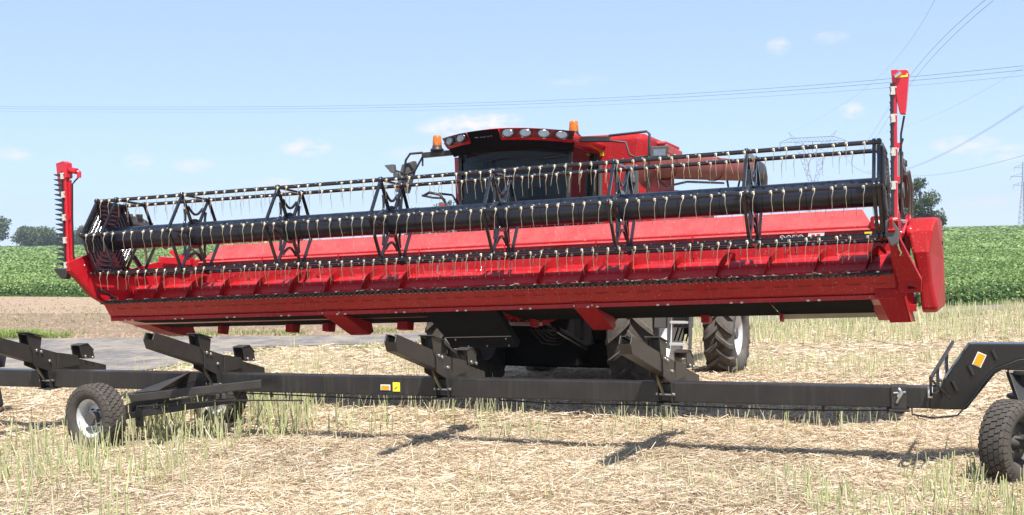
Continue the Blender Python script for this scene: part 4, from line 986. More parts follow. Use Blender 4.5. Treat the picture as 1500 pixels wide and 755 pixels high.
b = MB(); b.tube([A+d*.7+Vector((0,0,-.2)), A+d*.72+Vector((.0,0,-.42)), A+d*.8+Vector((0,0,-.5)), A+d*.84+Vector((0,0,-.2))], .02, 5); b.tube([A+d*.05+Vector((0, 0, -.2)), A+d*.1+Vector((.05, 0, -.32)), A+d*.3+Vector((0,0,-.24)), A+d*.66+Vector((0,0,-.25))], .02, 5); b.build('auger_hose', HOSE, ua)
# right side shields
b = MB(); b.prism([(1.45, .5, 1.6), (1.45, .5, 2.85), (1.45, .9, 2.98), (1.45, 1.8, 3.12), (1.45, 2.5, 3.05), (1.45, 4.4, 2.86), (1.45, 4.6, 1.4), (1.45, 1.9, 1.2)], (.20, 0, 0)); cp(b, 'side_shield', REDW, .06)
b = MB(); b.prism([(-1.62, .5, 1.6), (-1.62, .5, 2.75), (-1.62, 1.8, 2.9), (-1.62, 4.4, 2.7), (-1.62, 4.6, 1.4), (-1.62, 1.9, 1.2)], (-.12, 0, 0)); cp(b, 'side_shield', REDW, .05)
b = MB(); b.box((1.1, -.15, 2.10), (.9, 1.2, .06)); b.box((-1.25, -.3, 2.02), (.7, .9, .05)); b.box((0, -.6, 2.0), (1.8, 1.0, .1)); plat = cp(b, 'cab_platform', DARK, .01)
# cab
CX = -.17; cz0, cz1 = 2.08, 3.60
def cabarc(n, halfw, y0, bulge, x0=CX): return [(x0+halfw*t, y0-bulge*(1-t*t)) for t in np.linspace(-1, 1, n)]
base = cabarc(13, .80, -1.02, .26); top = cabarc(13, .86, -.92, .30)
b = MB(); vs = [(x, y, cz0) for x, y in base]+[(x, y, cz1) for x, y in top]; b.add(vs, [(i, i+1, 14+i, 13+i) for i in range(12)], True)
ws = b.build('windshield', GLASS, cmb, recalc=False)
b = MB(); 
b.tube([(CX-.30, -1.25, 3.38), (CX-.05, -1.27, 3.42), (CX+.6, -1.14, 3.38)], .010, 6); b.tube([(CX+.55, -1.16, 3.40), (CX+.78, -1.0, 3.44)], .022, 6); b.tube([(CX-.34, -1.20, 2.25), (CX-.22, -1.22, 2.8), (CX-.02, -1.24, 3.3)], .012, 5); b.build('wiper', BLKP, ws)
b = MB()
sideR = [(.80, -1.02, cz0), (.80, .24, cz0), (.86, .24, cz1), (.86, -.92, cz1)]
b.add([(CX+x, y, z) for x, y, z in sideR], [(0,1,2,3)]); b.build('side_window', GLASSB, cmb, recalc=False)
b = MB(); b.add([(CX-x, y, z) for x, y, z in sideR], [(3,2,1,0)]); b.build('side_window', GLASSB, cmb, recalc=False)
b = MB()
for s in (-1, 1):
    b.bar((CX+s*.805, -1.02, cz0), (CX+s*.865, -.92, cz1), .05, .05); b.bar((CX+s*.82, .22, cz0), (CX+s*.87, .22, cz1+.02), .07, .09)
b.box((CX, .19, 2.82), (1.6, .03, 1.5))
for i in range(12): b.bar((*base[i], cz0-.01), (*base[i+1], cz0-.01), .05, .06)
b.box((CX, -.3, cz0-.03), (1.64, 1.25, .06))
cp(b, 'cab_frame', BLKP)
b = MB(); b.bar((CX-.90, -.82, 2.1), (CX-.95, -.82, 3.5), .075, .10); cp(b, 'left_pillar_panel'.replace('left_', ''), REDC)
b = MB(); b.tube([(CX+.93, .20, 2.15), (CX+.95, .20, 3.45)], .036, 10); cp(b, 'air_duct', GREYP)
# interior
b = MB(); b.box((CX, -.05, 2.55), (.5, .14, .75)); b.box((CX, -.3, 2.38), (.5, .5, .14)); b.box((CX, -.02, 3.0), (.28, .10, .2)); b.box((CX+.35, -.35, 2.5), (.16, .6, .12)); cp(b, 'driver_seat', SEATM, .04)
b = MB(); b.tube([(CX, -1.05, 2.12), (CX, -.85, 2.55)], .04, 8); ring = [(CX+.19*cos(a), -.80+.19*sin(a)*.9, 2.60+.19*sin(a)*.35) for a in np.linspace(0, 2*pi, 20, endpoint=False)]; b.tube(ring, .014, 6, closed=True); b.box((CX, -.84, 2.56), (.3, .04, .02)); b.box((CX+.62, -.75, 2.75), (.22, .05, .18)); cp(b, 'steering_column', CABIN)
b = MB(); b.box((CX, -.3, 3.585), (1.55, 1.1, .04)); b.box((CX, .165, 2.9), (1.5, .015, 1.3)); cp(b, 'cab_lining', CABIN)
# roof
def roofring(hw, y0, y1, bulge, z, drop):
    f = [(CX+hw*t, y0-bulge*(1-t*t), z-drop*t*t) for t in np.linspace(-1, 1, 15)]; return f+[(CX+hw*.98, y1, z-drop*.8), (CX, y1, z), (CX-hw*.98, y1, z-drop*.8)]
rings = [roofring(.90, -.95, .35, .32, 3.60, .03), roofring(1.00, -1.08, .42, .34, 3.655, .05), roofring(1.04, -1.14, .44, .34, 3.745, .06), roofring(1.00, -1.15, .40, .33, 3.815, .09), roofring(.88, -1.0, .30, .30, 3.838, .065), roofring(.45, -.5, .1, .15, 3.845, .02)]
b = MB(); n = len(rings[0]); vs = [p for r in rings for p in r]
b.add(vs, [(i*n+j, i*n+(j+1) % n, (i+1)*n+(j+1) % n, (i+1)*n+j) for i in range(len(rings)-1) for j in range(n)], True); b.add(rings[-1], [tuple(range(n))]); b.add(rings[0], [tuple(range(n))[::-1]])
roof = cp(b, 'cab_roof', REDC)
def fz(t, z, off=0.):   # point on roof front at parameter t
    k = (z-3.655)/(3.745-3.655); hw_ = 1.0+.04*k; y0 = -1.08-.06*k
    return Vector((CX+hw_*t, y0-.34*(1-t*t)-off, z-.055*t*t))
def visor(t0, t1, z0, z1, material, name, off=.012, n=10):
    b = MB(); lo = [fz(t, z0, off) for t in np.linspace(t0, t1, n)]; hi = [fz(t, z1, off) for t in np.linspace(t0, t1, n)]
    vs = lo+hi+[p+Vector((0, .03, 0)) for p in lo+hi]; m_ = 2*n
    fs = []
    for i in range(n-1): fs += [(i, i+1, n+i+1, n+i), (m_+i, m_+n+i, m_+n+i+1, m_+i+1), (i, m_+i, m_+i+1, i+1), (n+i, n+i+1, m_+n+i+1, m_+n+i)]
    fs += [(0, n, m_+n, m_), (n-1, m_+n-1, m_+2*n-1, 2*n-1)]; b.add(vs, fs); return b.build(name, material, roof)
visor(-.97, .97, 3.54, 3.66, DARK, 'roof_visor', .012, 20)
visor(-.50, -.02, 3.655, 3.80, DARK, 'name_panel', .016)
def bezel(t0, t1): visor(t0, t1, 3.66, 3.80, BEZ, 'lamp_bezel', .012); visor(t0, t1, 3.650, 3.685, REDC, 'bezel_lip', .018)
bezel(-.97, -.52); bezel(0.0, .95)
for t in (-.86, -.64, .12, .36, .60, .82):
    p = fz(t, 3.735, .042); tn = (fz(t+.02, 3.735)-fz(t-.02, 3.735)).normalized(); nn = Vector((tn.y, -tn.x, 0)).normalized()
    if nn.y > 0: nn = -nn
    M = frameM(p, tn, nn.cross(tn)*-1 if (nn.cross(tn)).z > 0 else nn.cross(tn), nn)
    M = frameM(p, tn, Vector((0,0,1)), nn) if True else M
    for nm, prof, mt in (('work_lamp', [(0, .004), (.055, .012), (.078, .008), (.090, -.01), (.088, -.03)], LENS), ('lamp_ring', [(.088, -.02), (.091, .014), (.098, .014), (.100, -.02)], BLK)):
        b = MB(); b.lathe(prof, (0,0,0), (0,0,1), 22); b.v = [(x*1.0, y*.72, z) for x, y, z in b.v]
        o = b.build(nm, mt, roof, M=M)
tn = (fz(-.2, 3.72)-fz(-.3, 3.72)).normalized(); nn = Vector((tn.y, -tn.x, 0)).normalized()
text_mesh('maker_name', 'CASE III'.replace('III', 'IH'), .085, GREYT, roof, frameM(fz(-.42, 3.71, .024), tn, Vector((0,0,1)), nn), .001, 0, .002)
# right lower roof corner grille
# mirror booms, beacons, mirrors
def boom(s):
    x0 = CX+s*.95; z = 3.56 if s < 0 else 3.66; b = MB(); x1 = x0+s*.50
    b.bar((x0-s*.1, -.95, z+.01), (x1, -1.0, z-.02), .10, .075); bo = b.build('mirror_boom', BLKP, cmb, .008)
    xe = x1+s*(.22 if s < 0 else .55); b = MB()
    if s < 0:
        b.tube([(x1, -1.0, z+.02), (xe+.02, -1.02, z+.01), (xe-.05, -1.02, z-.08), (xe-.10, -1.02, z-.38), (xe-.14, -1.02, z-.95)], .018, 7)
        b.tube([(x1, -1.0, z-.04), (xe+.1, -1.02, z-.25), (xe-.02, -1.02, z-.30), (xe-.26, -1.02, z-.22)], .016, 7); b.bar((x1, -1, z+.02), (x1, -1, z-.18), .02, .02)
    else:
        b.tube([(x1, -1.0, z+.03), (xe, -1.02, z+.06), (xe+.04, -1.02, z+.02), (xe+.02, -1.02, z-.5), (xe+.0, -1.02, z-.85)], .018, 7); b.tube([(x1, -1.0, z-.04), (x1+.25, -1.02, z-.08), (x1+.30, -1.02, z-.25), (x1+.4, -1.02, z-.30), (xe+.04, -1.02, z-.28)], .016, 7)
    b.build('boom_tube', BLKP, bo)
    xm = xe-.17 if s < 0 else xe-.20; b = MB(); zt = z+.10 if s < 0 else z-.34
    if s < 0: b.prism([(xm-.03, -1.10, zt-.66), (xm+.10, -.96, zt-.68), (xm+.19, -.88, zt-.25), (xm+.18, -.9, zt-.18), (xm+.05, -1.02, zt-.24)], (.03, .06, 0)); b.box((xm-.02, -1.06, zt-.42), (.08, .06, .10))
    else: b.box((xm-.03, -.98, zt-.28), (.19, .07, .46)); b.box((xm, -1.04, zt-.26), (.08, .06, .11))
    b.build('wing_mirror', GREYP, bo, .02)
    xl = xe-.28 if s < 0 else xe+.20; b = MB(); b.prism([(xl-.10, -1.1, z-.15), (xl+.02, -1.12, z-.27), (xl+.08, -1.1, z-.28), (xl+.06, -1.1, z-.14)] if s < 0 else [(xl-.13, -1.1, z-.16), (xl+.12, -1.1, z-.16), (xl+.08, -1.1, z-.31), (xl-.13, -1.1, z-.33)], (0, .09, 0)); b.build('boom_lamp', GREYP, bo, .012)
    if s > 0: b = MB(); b.box((xl-.0, -1.105, z-.25), (.17, .01, .09)); b.build('lamp_glass', LENS, bo)
    xb = x0+s*.26 if s < 0 else x0-.02; b = MB(); b.lathe([(0,.0),(.10,.0),(.10,.03),(.075,.05),(.07,.085),(0,.085)], (xb, -1.0, z+.03), (0,0,1), 18); b.build('beacon_base', BLKP, bo)
    b = MB(); b.lathe([(.068,.085),(.070,.11),(.062,.22),(.050,.235),(0,.238)], (xb, -1.0, z+.03), (0,0,1), 20); b.build('beacon', AMB, bo)
boom(-1); boom(1)
# left handrail, right ladder
b = MB()
b.tube([(-1.66, -.9, 2.94), (-1.56, -.9, 2.99), (-1.38, -.9, 2.95), (-1.30, -.9, 2.84), (-1.27, -.9, 2.1)], .022, 7); b.tube([(-1.40, -.9, 2.97), (-1.18, -.9, 2.94), (-1.08, -.9, 2.78), (-1.05, -.9, 2.1)], .018, 7)
b.tube([(-1.68, -.9, 2.95), (-1.5, -.9, 2.91), (-1.36, -.9, 2.90)], .018, 6); hr = cp(b, 'handrail', BLKP)
b = MB(); b.prism([(-1.52, -.93, 2.58), (-1.38, -.93, 2.80), (-1.28, -.93, 2.82), (-1.36, -.93, 2.60)], (0, .02, 0)); b.build('warning_plate', REDW, hr)
b = MB(); b.tube([(1.05, -.9, 2.1), (1.05, -.9, 2.75), (1.35, -.88, 2.78), (1.4, -.88, 2.1)], .02, 7); b.ball((1.45, -.85, 2.62), .035); b.tube([(1.45, -.85, 2.1), (1.45, -.85, 2.6)], .02, 6); b.tube([(1.68, -.85, 2.1), (1.68, -.85, 2.55)], .025, 6); b.ball((1.68, -.85, 2.58), .04); cp(b, 'handrail', BLKP)
b = MB(); 
for x in (2.10, 2.40): b.bar((x, -.95, .72), (x, -.75, 2.1), .10, .03, up=(1,0,0))
b.bar((1.98, -.90, 1.0), (1.98, -.80, 2.0), .10, .16, up=(1,0,0)); b.bar((2.25, -.70, 1.0), (2.25, -.62, 2.0), .03, .28, up=(1,0,0)); lad = cp(b, 'access_ladder', GREYP, .004); b = MB(); b.box((1.72, -.7, 1.45), (.26, .12, .8)); b.tube([(1.55, -.8, 1.7), (1.55, -.8, 1.15)], .08, 10); b.lathe([(.05,-.015),(.075,-.015),(.075,.015),(.05,.015),(.05,-.015)], (1.47, -.9, 1.55), (0,1,0), 12); cp(b, 'coupler_box', DARK, .004)
for z in (.78, 1.08, 1.42, 1.76): b = MB(); b.box((2.25, -.88+(z-.7)*.14, z), (.28, .18, .03)); b.build('ladder_step', RIM, lad)
b = MB()
for z in (.9, 1.22):
    for k in range(4): b.bar((2.14+k*.055, -.78, z-.08), (2.20+k*.055, -.78, z+.10), .018, .02)
b.build('mud_grille', DARK, lad)
# ------------------------------------------------------------------ header trailer
t0 = Vector((-6.3, 14.30, 0)); t1 = Vector((3.91, 11.07, 0)); td = (t1-t0).normalized(); tb = Vector((-td.y, td.x, 0))
TL = (t1-t0).length
trl = empty('header_trailer', frameM(t0, td, tb, Vector((0,0,1))), 'long low black header trailer on small wheels parked across the straw in front', 'trailer')
def tp(mb, name, material, bevel=0, **k): return mb.build(name, material, trl, bevel, **k)
def s_of(px):      # distance along the beam for a photo column measured while planning
    k = (px-750)/1700; return (k*t0.y-t0.x)/(td.x-k*td.y)
S1, S2, S3, S4 = s_of(72), s_of(316), s_of(650), s_of(976); SE = s_of(1362)
ZT, TH, DW = .765, .205, .16
segs = [(-3.0, S1-.06, -.006), (S1+.04, S2-.06, .0), (S2+.04, S3-.06, .0), (S3+.04, S4-.06, -.004), (S4+.04, SE+.12, .0)]
mbm = None
for i, (a, c, dz) in enumerate(segs):
    b = MB(); b.box(((a+c)/2, 0, ZT+dz-TH/2), (c-a, DW, TH)); mbm = tp(b, 'main_beam', TRL, .012)
for sj in (S1, S2, S3, S4):
    b = MB(); b.box((sj-.01, 0, ZT-TH/2-.004), (.12, DW-.03, TH-.03)); b.box((sj+.04, 0, ZT-TH/2), (.012, DW+.02, TH+.03)); b.box((sj+.0, -.02, ZT-TH-.012), (.22, DW+.06, .014)); tp(b, 'beam_joint', TRL2, .003)

def refl(s_, z, w_, h_, m_, name):
    b = MB(); b.box((s_, -DW/2-.006, z), (w_, .008, h_)); return tp(b, name, m_, .002)
rq = s_of(565); o = refl(rq, ZT-.118, .115, .062, WHT, 'side_reflector'); b = MB(); b.box((rq, -DW/2-.011, ZT-.118), (.095, .004, .045)); b.build('orange_lens', ORG, o)
o = refl(s_of(581), ZT-.11, .085, .10, YEL, 'warning_sticker'); b = MB(); b.bar((s_of(581)-.02, -DW/2-.0115, ZT-.13), (s_of(581)+.012, -DW/2-.0115, ZT-.105), .010, .003); b.build('sticker_symbol', NAVY, o)
# supports
def support(s_, ang=0.):
    zt = 1.345
    RM = Matrix.Translation((s_, 0, 0)) @ Matrix.Rotation(radians(-ang), 4, 'Z') @ Matrix.Translation((-s_, 0, 0))
    A = Vector((s_-.02, -1.30, zt)); B = Vector((s_+.02, .95, ZT-.06)); d = (B-A).normalized(); wd = .108; up_ = Vector((0,0,1)); nrm = Vector((1,0,0)).cross(d); nrm = nrm if nrm.z > 0 else -nrm
    b = MB(); hh = .165
    # U channel: two side plates, bottom, top lips
    for sg in (-1, 1):
        x = s_+sg*wd/2
        pl = [A+Vector((0,0,0)), A+d*1.9+nrm*.0, B+Vector((0,0,.01)), B+Vector((0,0,-.10)), A+d*1.35-nrm*(hh+.02), A+d*.05-nrm*hh, A-nrm*hh*.5-d*.02]
        b.prism([Vector((x-.006, p.y, p.z)) for p in pl], (.012, 0, 0))
        b.prism([Vector((s_+sg*.02 if sg > 0 else s_-wd/2, p.y, p.z)) for p in (A+d*.02, A+d*1.75, A+d*1.75-nrm*.01, A+d*.02-nrm*.01)], (wd/2-.02, 0, 0))
    b.prism([Vector((s_-wd/2, p.y, p.z)) for p in (A+d*.05-nrm*hh, A+d*1.35-nrm*(hh+.02), A+d*1.35-nrm*(hh+.008), A+d*.05-nrm*(hh-.012))], (wd, 0, 0))
    b.prism([Vector((s_-wd/2, p.y, p.z)) for p in (A-nrm*hh*.5-d*.02, A+d*.05-nrm*hh, A+d*.065-nrm*(hh-.01), A-nrm*hh*.5-d*.005)], (wd, 0, 0))
    arm = tp(b, 'support_arm', TRL2, .003); arm.matrix_local = RM
    b = MB()
    for sg in (-1, 1):
        x = s_+sg*(wd/2+.012)
        b.prism([(x, -.42, 1.09), (x, -.05, .98), (x, .0, ZT+.0), (x, .02, ZT-TH), (x, -.12, ZT-TH), (x, -.16, ZT), (x, -.40, .86)], (.010*sg, 0, 0))
        b.prism([(x, .02, .97), (x, .38, .90), (x, .40, ZT+.01), (x, .08, ZT+.01), (x, .05, ZT-.15), (x, -.02, ZT-.15)], (.014*sg, 0, 0))
    b.build('pivot_plate', TRL2, arm, .003)
    # two cradles
    def cradle(y, z, kind):
        b = MB()
        for sg in (-1, 1):
            x = s_+sg*(wd/2+.004+.001)
            if kind == 0: b.prism([(x, y-.12, z+.15), (x, y+.13, z+.08), (x, y+.10, z-.07), (x, y-.02, z-.10), (x, y-.08, z-.02)], (.009*sg, 0, 0))
            else: b.prism([(x, y-.12, z+.12), (x, y+.02, z+.13), (x, y+.14, z+.04), (x, y+.17, z-.06), (x, y-.08, z-.04)], (.009*sg, 0, 0))
        if kind == 0: b.prism([(s_-wd/2-.03, y-.13, z+.155), (s_+wd/2+.03, y-.13, z+.155), (s_+wd/2+.03, y+.14, z+.085), (s_-wd/2-.03, y+.14, z+.085)], (0, .003, .012)); b.box((s_, y+.0, z+.06), (wd, .012, .14))
        else: b.prism([(s_-wd/2-.02, y-.12, z+.125), (s_+wd/2+.02, y-.12, z+.125), (s_+wd/2+.02, y+.03, z+.135), (s_-wd/2-.02, y+.03, z+.135)], (0, .003, .012)); b.prism([(s_-wd/2-.02, y+.03, z+.135), (s_+wd/2+.02, y+.03, z+.135), (s_+wd/2+.02, y+.15, z+.04), (s_-wd/2-.02, y+.15, z+.04)], (0, .004, .010))
        c = b.build('cradle', TRL2, arm, .003); b = MB()
    cradle(-.38, 1.10, 0); cradle(.55, .885, 1)
    b = MB()
    for sg in (-1, 1):
        for y, z in ((-.36, 1.035), (-.28, 1.01), (.52, .87), (.66, .84), (-.14, .885), (.02, ZT-.12)): b.lathe([(0,.0),(.020,.0),(.020,.016),(.012,.022),(0,.022)], (s_+sg*(wd/2+.018), y, z), (sg,0,0), 8)
    b.tube([(s_-.10, -.14, .885), (s_+.10, -.14, .885)], .012, 8); b.tube([(s_-.10, .0-.10, ZT-.12), (s_+.10, -.10, ZT-.12)], .016, 8)
    b.box((s_, -.1, ZT-TH-.03), (.10, .03, .01)); absorb(arm, b.build('support_bolt', STEEL, arm))
    b = MB(); b.bar((s_-.075, -.27, .93), (s_-.02, -.11, ZT-.12), .03, .022); b.build('link_strut', mat('olive_strut', (.22,.20,.13), .4, metal=.3, var=.2), arm, .003)
for s_, a_ in ((S1, 0), (S2, 0), (S3, 3), (S4, 7)): support(s_, a_)
support(S1-2.65)

# trailer tyre
def road_tyre(R, Wd, rim):
    b = MB(); h = Wd/2
    b.lathe([(rim, -h*.80), (rim+.02, -h*.92), (rim+(R-rim)*.5, -h), (R-.035, -h*.93), (R-.014, -h*.8), (R-.012, h*.8), (R-.035, h*.93), (rim+(R-rim)*.5, h), (rim+.02, h*.92), (rim, h*.80), (rim-.02, h*.6), (rim-.02, -h*.6), (rim, -h*.80)], (0,0,0), (1,0,0), 64)
    nb = 34
    rows_ = [(-.86,-.60,0), (-.56,-.22,.5), (-.18,.18,0), (.22,.56,.5), (.60,.86,0)]
    for xa, xb, ph in rows_:
        for k in range(nb):
            a = 2*pi*(k+ph)/nb; da = 2*pi/nb*.40; edge = abs(xa+xb) > 1.2; vs = []
            for r in (R-.02, R):
                for x, s_ in ((xa, .35), (xb, -.35)):
                    rr = r-(.012 if edge and abs(x) > .8 else 0)
                    for e in (-1, 1): aa = a+e*da+s_*da*.8; vs.append((x*h, cos(aa)*rr, sin(aa)*rr))
            b.add(vs, [(0,1,3,2), (4,6,7,5), (0,4,5,1), (2,3,7,6), (0,2,6,4), (1,5,7,3)])
            if edge:
                s2 = -1 if xa < 0 else 1; x0, x1 = s2*h*.84, s2*h*.975; vs = []
                for x, r in ((x0, R-.008), (x1, R-.06)):
                    for e in (-1, 1):
                        aa = a+e*da*.7+(.28 if s2 > 0 else -.28)*da; vs += [(x+s2*.006, cos(aa)*r, sin(aa)*r), (x-s2*.01, cos(aa)*(r-.02), sin(aa)*(r-.02))]
                b.add(vs, [(0,2,6,4), (0,4,5,1), (2,3,7,6), (4,6,7,5)])
    return b
rty = {}
def small_wheel(parent_obj, Mw, out, dark=False):
    """Mw in trailer space; out = +1/-1 which side (local X) is the outside"""
    w = hub_mb(out*.0, .062, .09, 6).build('wheel', RIMD, parent_obj, M=Mw)
    if 't' not in rty: rty['t'] = road_tyre(.375, .262, .225).build('tyre', RUB, w)
    else: t = rty['t'].copy(); COL.objects.link(t); t.parent = w; t.matrix_local = Matrix.Rotation(.4, 4, 'X')
    b = rim_mb(.225, .262); b.lathe([(.07, out*-.01), (.12, out*-.012), (.15, out*-.03), (.165, out*-.03), (.165, out*-.036), (.07, out*-.02)], (0,0,0), (1,0,0), 36); b.build('rim', RIMD if dark else RIM, w)
Ti = trl.matrix_world.inverted()
def axleM(center, ang):     # world ground centre -> wheel frame, axle direction at ang from +X
    ax = Vector((cos(ang), sin(ang), 0)); ay = Vector((-sin(ang), cos(ang), 0)); return Ti @ frameM(center, ax, ay, Vector((0,0,1)))
n1 = Vector((-4.64, 12.80, .365)); a1 = radians(180+59); dvec = Vector((cos(radians(59)), sin(radians(59)), 0))
def nearfix(p): return p
f1 = n1+dvec*1.86
small_wheel(trl, axleM(n1, radians(59)), -1); small_wheel(trl, axleM(f1, radians(59)), 1)
b = MB(); n1l, f1l = Ti @ n1, Ti @ f1
b.bar(n1l, f1l, .08, .09); b.bar(n1l+Vector((.15,.2,.02)), n1l+Vector((.45,.62,.18)), .07, .1); mid = (n1l+f1l)/2; b.box((mid.x, 0, ZT-TH-.05), (.5, .3, .08)); b.bar(mid+Vector((0,0,.0)), Vector((mid.x, 0, ZT-TH)), .14, .14)
tp(b, 'rear_axle', TRL, .006)
# folding brace in front of the beam and its gusset
p0 = Ti @ Vector((-4.30, 12.98, .545)); p1 = Vector((s_of(380), -.30, .72)); p1 = Ti @ Vector((-2.82, 12.93, .685))
b = MB(); b.bar(p0, p1, .085, .085); g1_ = Vector((p0.x, p0.y+.02, p0.z+.045)); g2_ = Vector((s_of(312), -DW/2, ZT-.01)); g3_ = Vector((s_of(300), -DW/2, ZT-TH+.01))
b.prism([g1_, p0.lerp(p1, .22)+Vector((0,0,.044)), Vector((s_of(262), -DW/2-.002, ZT-.16)), Vector((s_of(312), -DW/2-.002, ZT-.02)), Vector((s_of(280), -DW/2-.002, ZT+.0))], (0, -.002, .014))
tp(b, 'axle_brace', TRL2, .005)
b = MB(); b.bar(n1l+Vector((.2, .25, -.02)), n1l+Vector((1.3, .75, .12)), .05, .07); b.box((n1l+Vector((.35,.3,-.04))), (.06, .06, .2)); b.tube([n1l+Vector((.4,.2,.1)), n1l+Vector((1.4,.5,.15)), n1l+Vector((2.4,.3,.2))], .009, 5); tp(b, 'axle_linkage', TRL, .004)
# gooseneck and front dolly
xe = SE
b = MB(); gn = [(xe-.02, ZT), (xe+.08, ZT), (xe+.13, ZT+.10), (xe+.34, ZT+.415), (xe+.40, ZT+.42), (xe+2.6, ZT+.42), (xe+2.6, ZT+.175), (xe+.62, ZT+.175), (xe+.56, ZT+.14), (xe+.30, ZT-TH), (xe-.02, ZT-TH)]
b.prism([(x, -DW/2-.02, z) for x, z in gn], (0, DW+.04, 0)); gnk = tp(b, 'gooseneck', NECK, .012)
b = MB(); 
for cx_, cz_ in ((xe+.20, ZT+.02), (xe+.345, ZT+.17), (xe+.55, ZT+.32)):
    b.tube([(cx_-.02, -DW/2-.022, cz_+.045), (cx_+.02, -DW/2-.022, cz_-.045)], .022, 8)
b.build('pressed_dimple', TRL, gnk)
b = MB(); M_ = Matrix.Translation((xe+.42, -DW/2-.026, ZT+.27)) @ Matrix.Rotation(radians(24), 4, 'Y'); b.box((0,0,0), (.082, .008, .13), M_); o = b.build('side_reflector', WHT, gnk)
b = MB(); b.box((0,-.006,0), (.066, .004, .114), M_); b.build('orange_lens', ORG, o)
b = MB(); b.tube([(xe+.9, -DW/2-.03, ZT+.29), (xe+.75, -DW/2-.05, ZT+.27), (xe+.55, -DW/2-.04, ZT+.18), (xe+.44, -DW/2-.04, ZT+.04), (xe+.36, -DW/2-.03, ZT-.1), (xe+.22, -DW/2-.03, ZT-.26), (xe+.0, -DW/2-.02, ZT-.29), (xe-.18, -DW/2-.02, ZT-.26), (xe-.18, -DW/2-.02, ZT-.20)], .009, 6); b.build('brake_cable', HOSE, gnk)
b = MB(); b.tube([(S3+.6, -.03, ZT-TH-.03), ((S3+S4)/2, -.03, ZT-TH-.05), (S4, -.03, ZT-TH-.04), (S4+1.2, -.03, ZT-TH-.055), (SE-.4, -.03, ZT-TH-.035)], .008, 6); b.tube([(S2+.3, -.03, ZT-TH-.02), (S3-.8, -.03, ZT-TH-.05), (S3, -.03, ZT-TH-.03)], .008, 6)
for s_ in (SE-1.0, SE-.4, S2+.7): b.tube([(s_, -.03, ZT-TH), (s_, -.03, ZT-TH-.06)], .012, 6)
tp(b, 'wiring_cable', HOSE)
# clamp near the beam end, crosswise rail
b = MB(); c_ = s_of(1314); b.box((c_, -.02, ZT-TH/2), (.14, DW+.02, TH+.014)); b.box((c_, -.04, ZT-TH-.02), (.19, .2, .02)); b.box((c_+.0, -.02, ZT-TH-.04), (.10, .1, .03)); cl = tp(b, 'beam_sleeve', TRL2, .004)
b = MB(); b.tube([(c_-.02, -DW/2-.03, ZT-.15), (c_+.03, -DW/2-.05, ZT-.05), (c_+.0, -DW/2-.03, ZT-.02)], .018, 7); b.tube([(c_-.05, -DW/2-.03, ZT-.06), (c_+.06, -DW/2-.03, ZT-.05)], .012, 6); b.tube([(c_, -DW/2-.02, ZT-.08), (c_, -DW/2-.07, ZT-.08)], .02, 7); b.build('sleeve_screw', STEEL, cl)
b = MB(); y0, y1 = -.62, .62; zr = lambda y: ZT+.235+(y)*.05; xr = xe+.10
b.tube([(xr-.13, y0, ZT+.15), (xr+.13, y1, ZT+.36)], .018, 8); b.tube([(xr-.13, y0, ZT+.15), (xr-.13, y0, ZT+.0), (xr-.02, -.2, ZT-.02)], .014, 6); b.tube([(xr-.13, y0, ZT+.15), (xr+.0, y0+.02, ZT-.0), (xr+.05, -.2, ZT-.08)], .012, 6)
for y in (-.25, .25): b.bar((xr+.21*y, y, ZT-.02), (xr+.21*y, y, ZT+.26+y*.17), .03, .02)
b.prism([(xr-.02, -.62, ZT+.15), (xr-.02, -.05, ZT-.12), (xr-.02, .05, ZT-.12), (xr-.02, .02, ZT-.02), (xr-.02, -.5, ZT+.12)], (.012, 0, 0))
rl = tp(b, 'cross_rail', BLKP)
b = MB()
for y in (-.45, .05, .45): b.lathe([(0,-.03),(.055,-.03),(.055,.01),(0,.01)], (xr-.025+.21*y, y, ZT+.08+.17*y), (1,0,0), 14)
b.build('rail_pad', WHT, rl)
n2 = Vector((4.39, 10.22, .37)); ang2 = radians(-52); d2 = Vector((cos(ang2), sin(ang2), 0)); f2 = n2+d2*1.5
small_wheel(trl, axleM(n2, ang2), -1, True); small_wheel(trl, axleM(f2, ang2), 1)
b = MB(); n2l, f2l = Ti @ n2, Ti @ f2; b.bar(n2l, f2l, .09, .09); m3 = (n2l+f2l)/2
k_ = Vector((xe+.86, 0, ZT+.175)); b.bar(m3, Vector((k_.x, k_.y-.3, .62)), .3, .08); b.bar(Vector((k_.x-.05, k_.y-.4, .62)), Vector((k_.x, .1, .64)), .32, .08); b.lathe([(0,0),(.20,0),(.20,.03),(.13,.04),(.13,.22),(.19,.23),(.19,.27),(0,.27)], (k_.x, 0, .67), (0,0,1), 20)
b.bar((xe+.72, -.05, ZT+.16), (xe+.84, -.25, .50), .14, .05)
tp(b, 'front_dolly', BLKP, .005)
b = MB(); b.box((xe+.85, -.11, ZT+.165), (.35, .012, .022)); tp(b, 'dolly_edge', PALE)

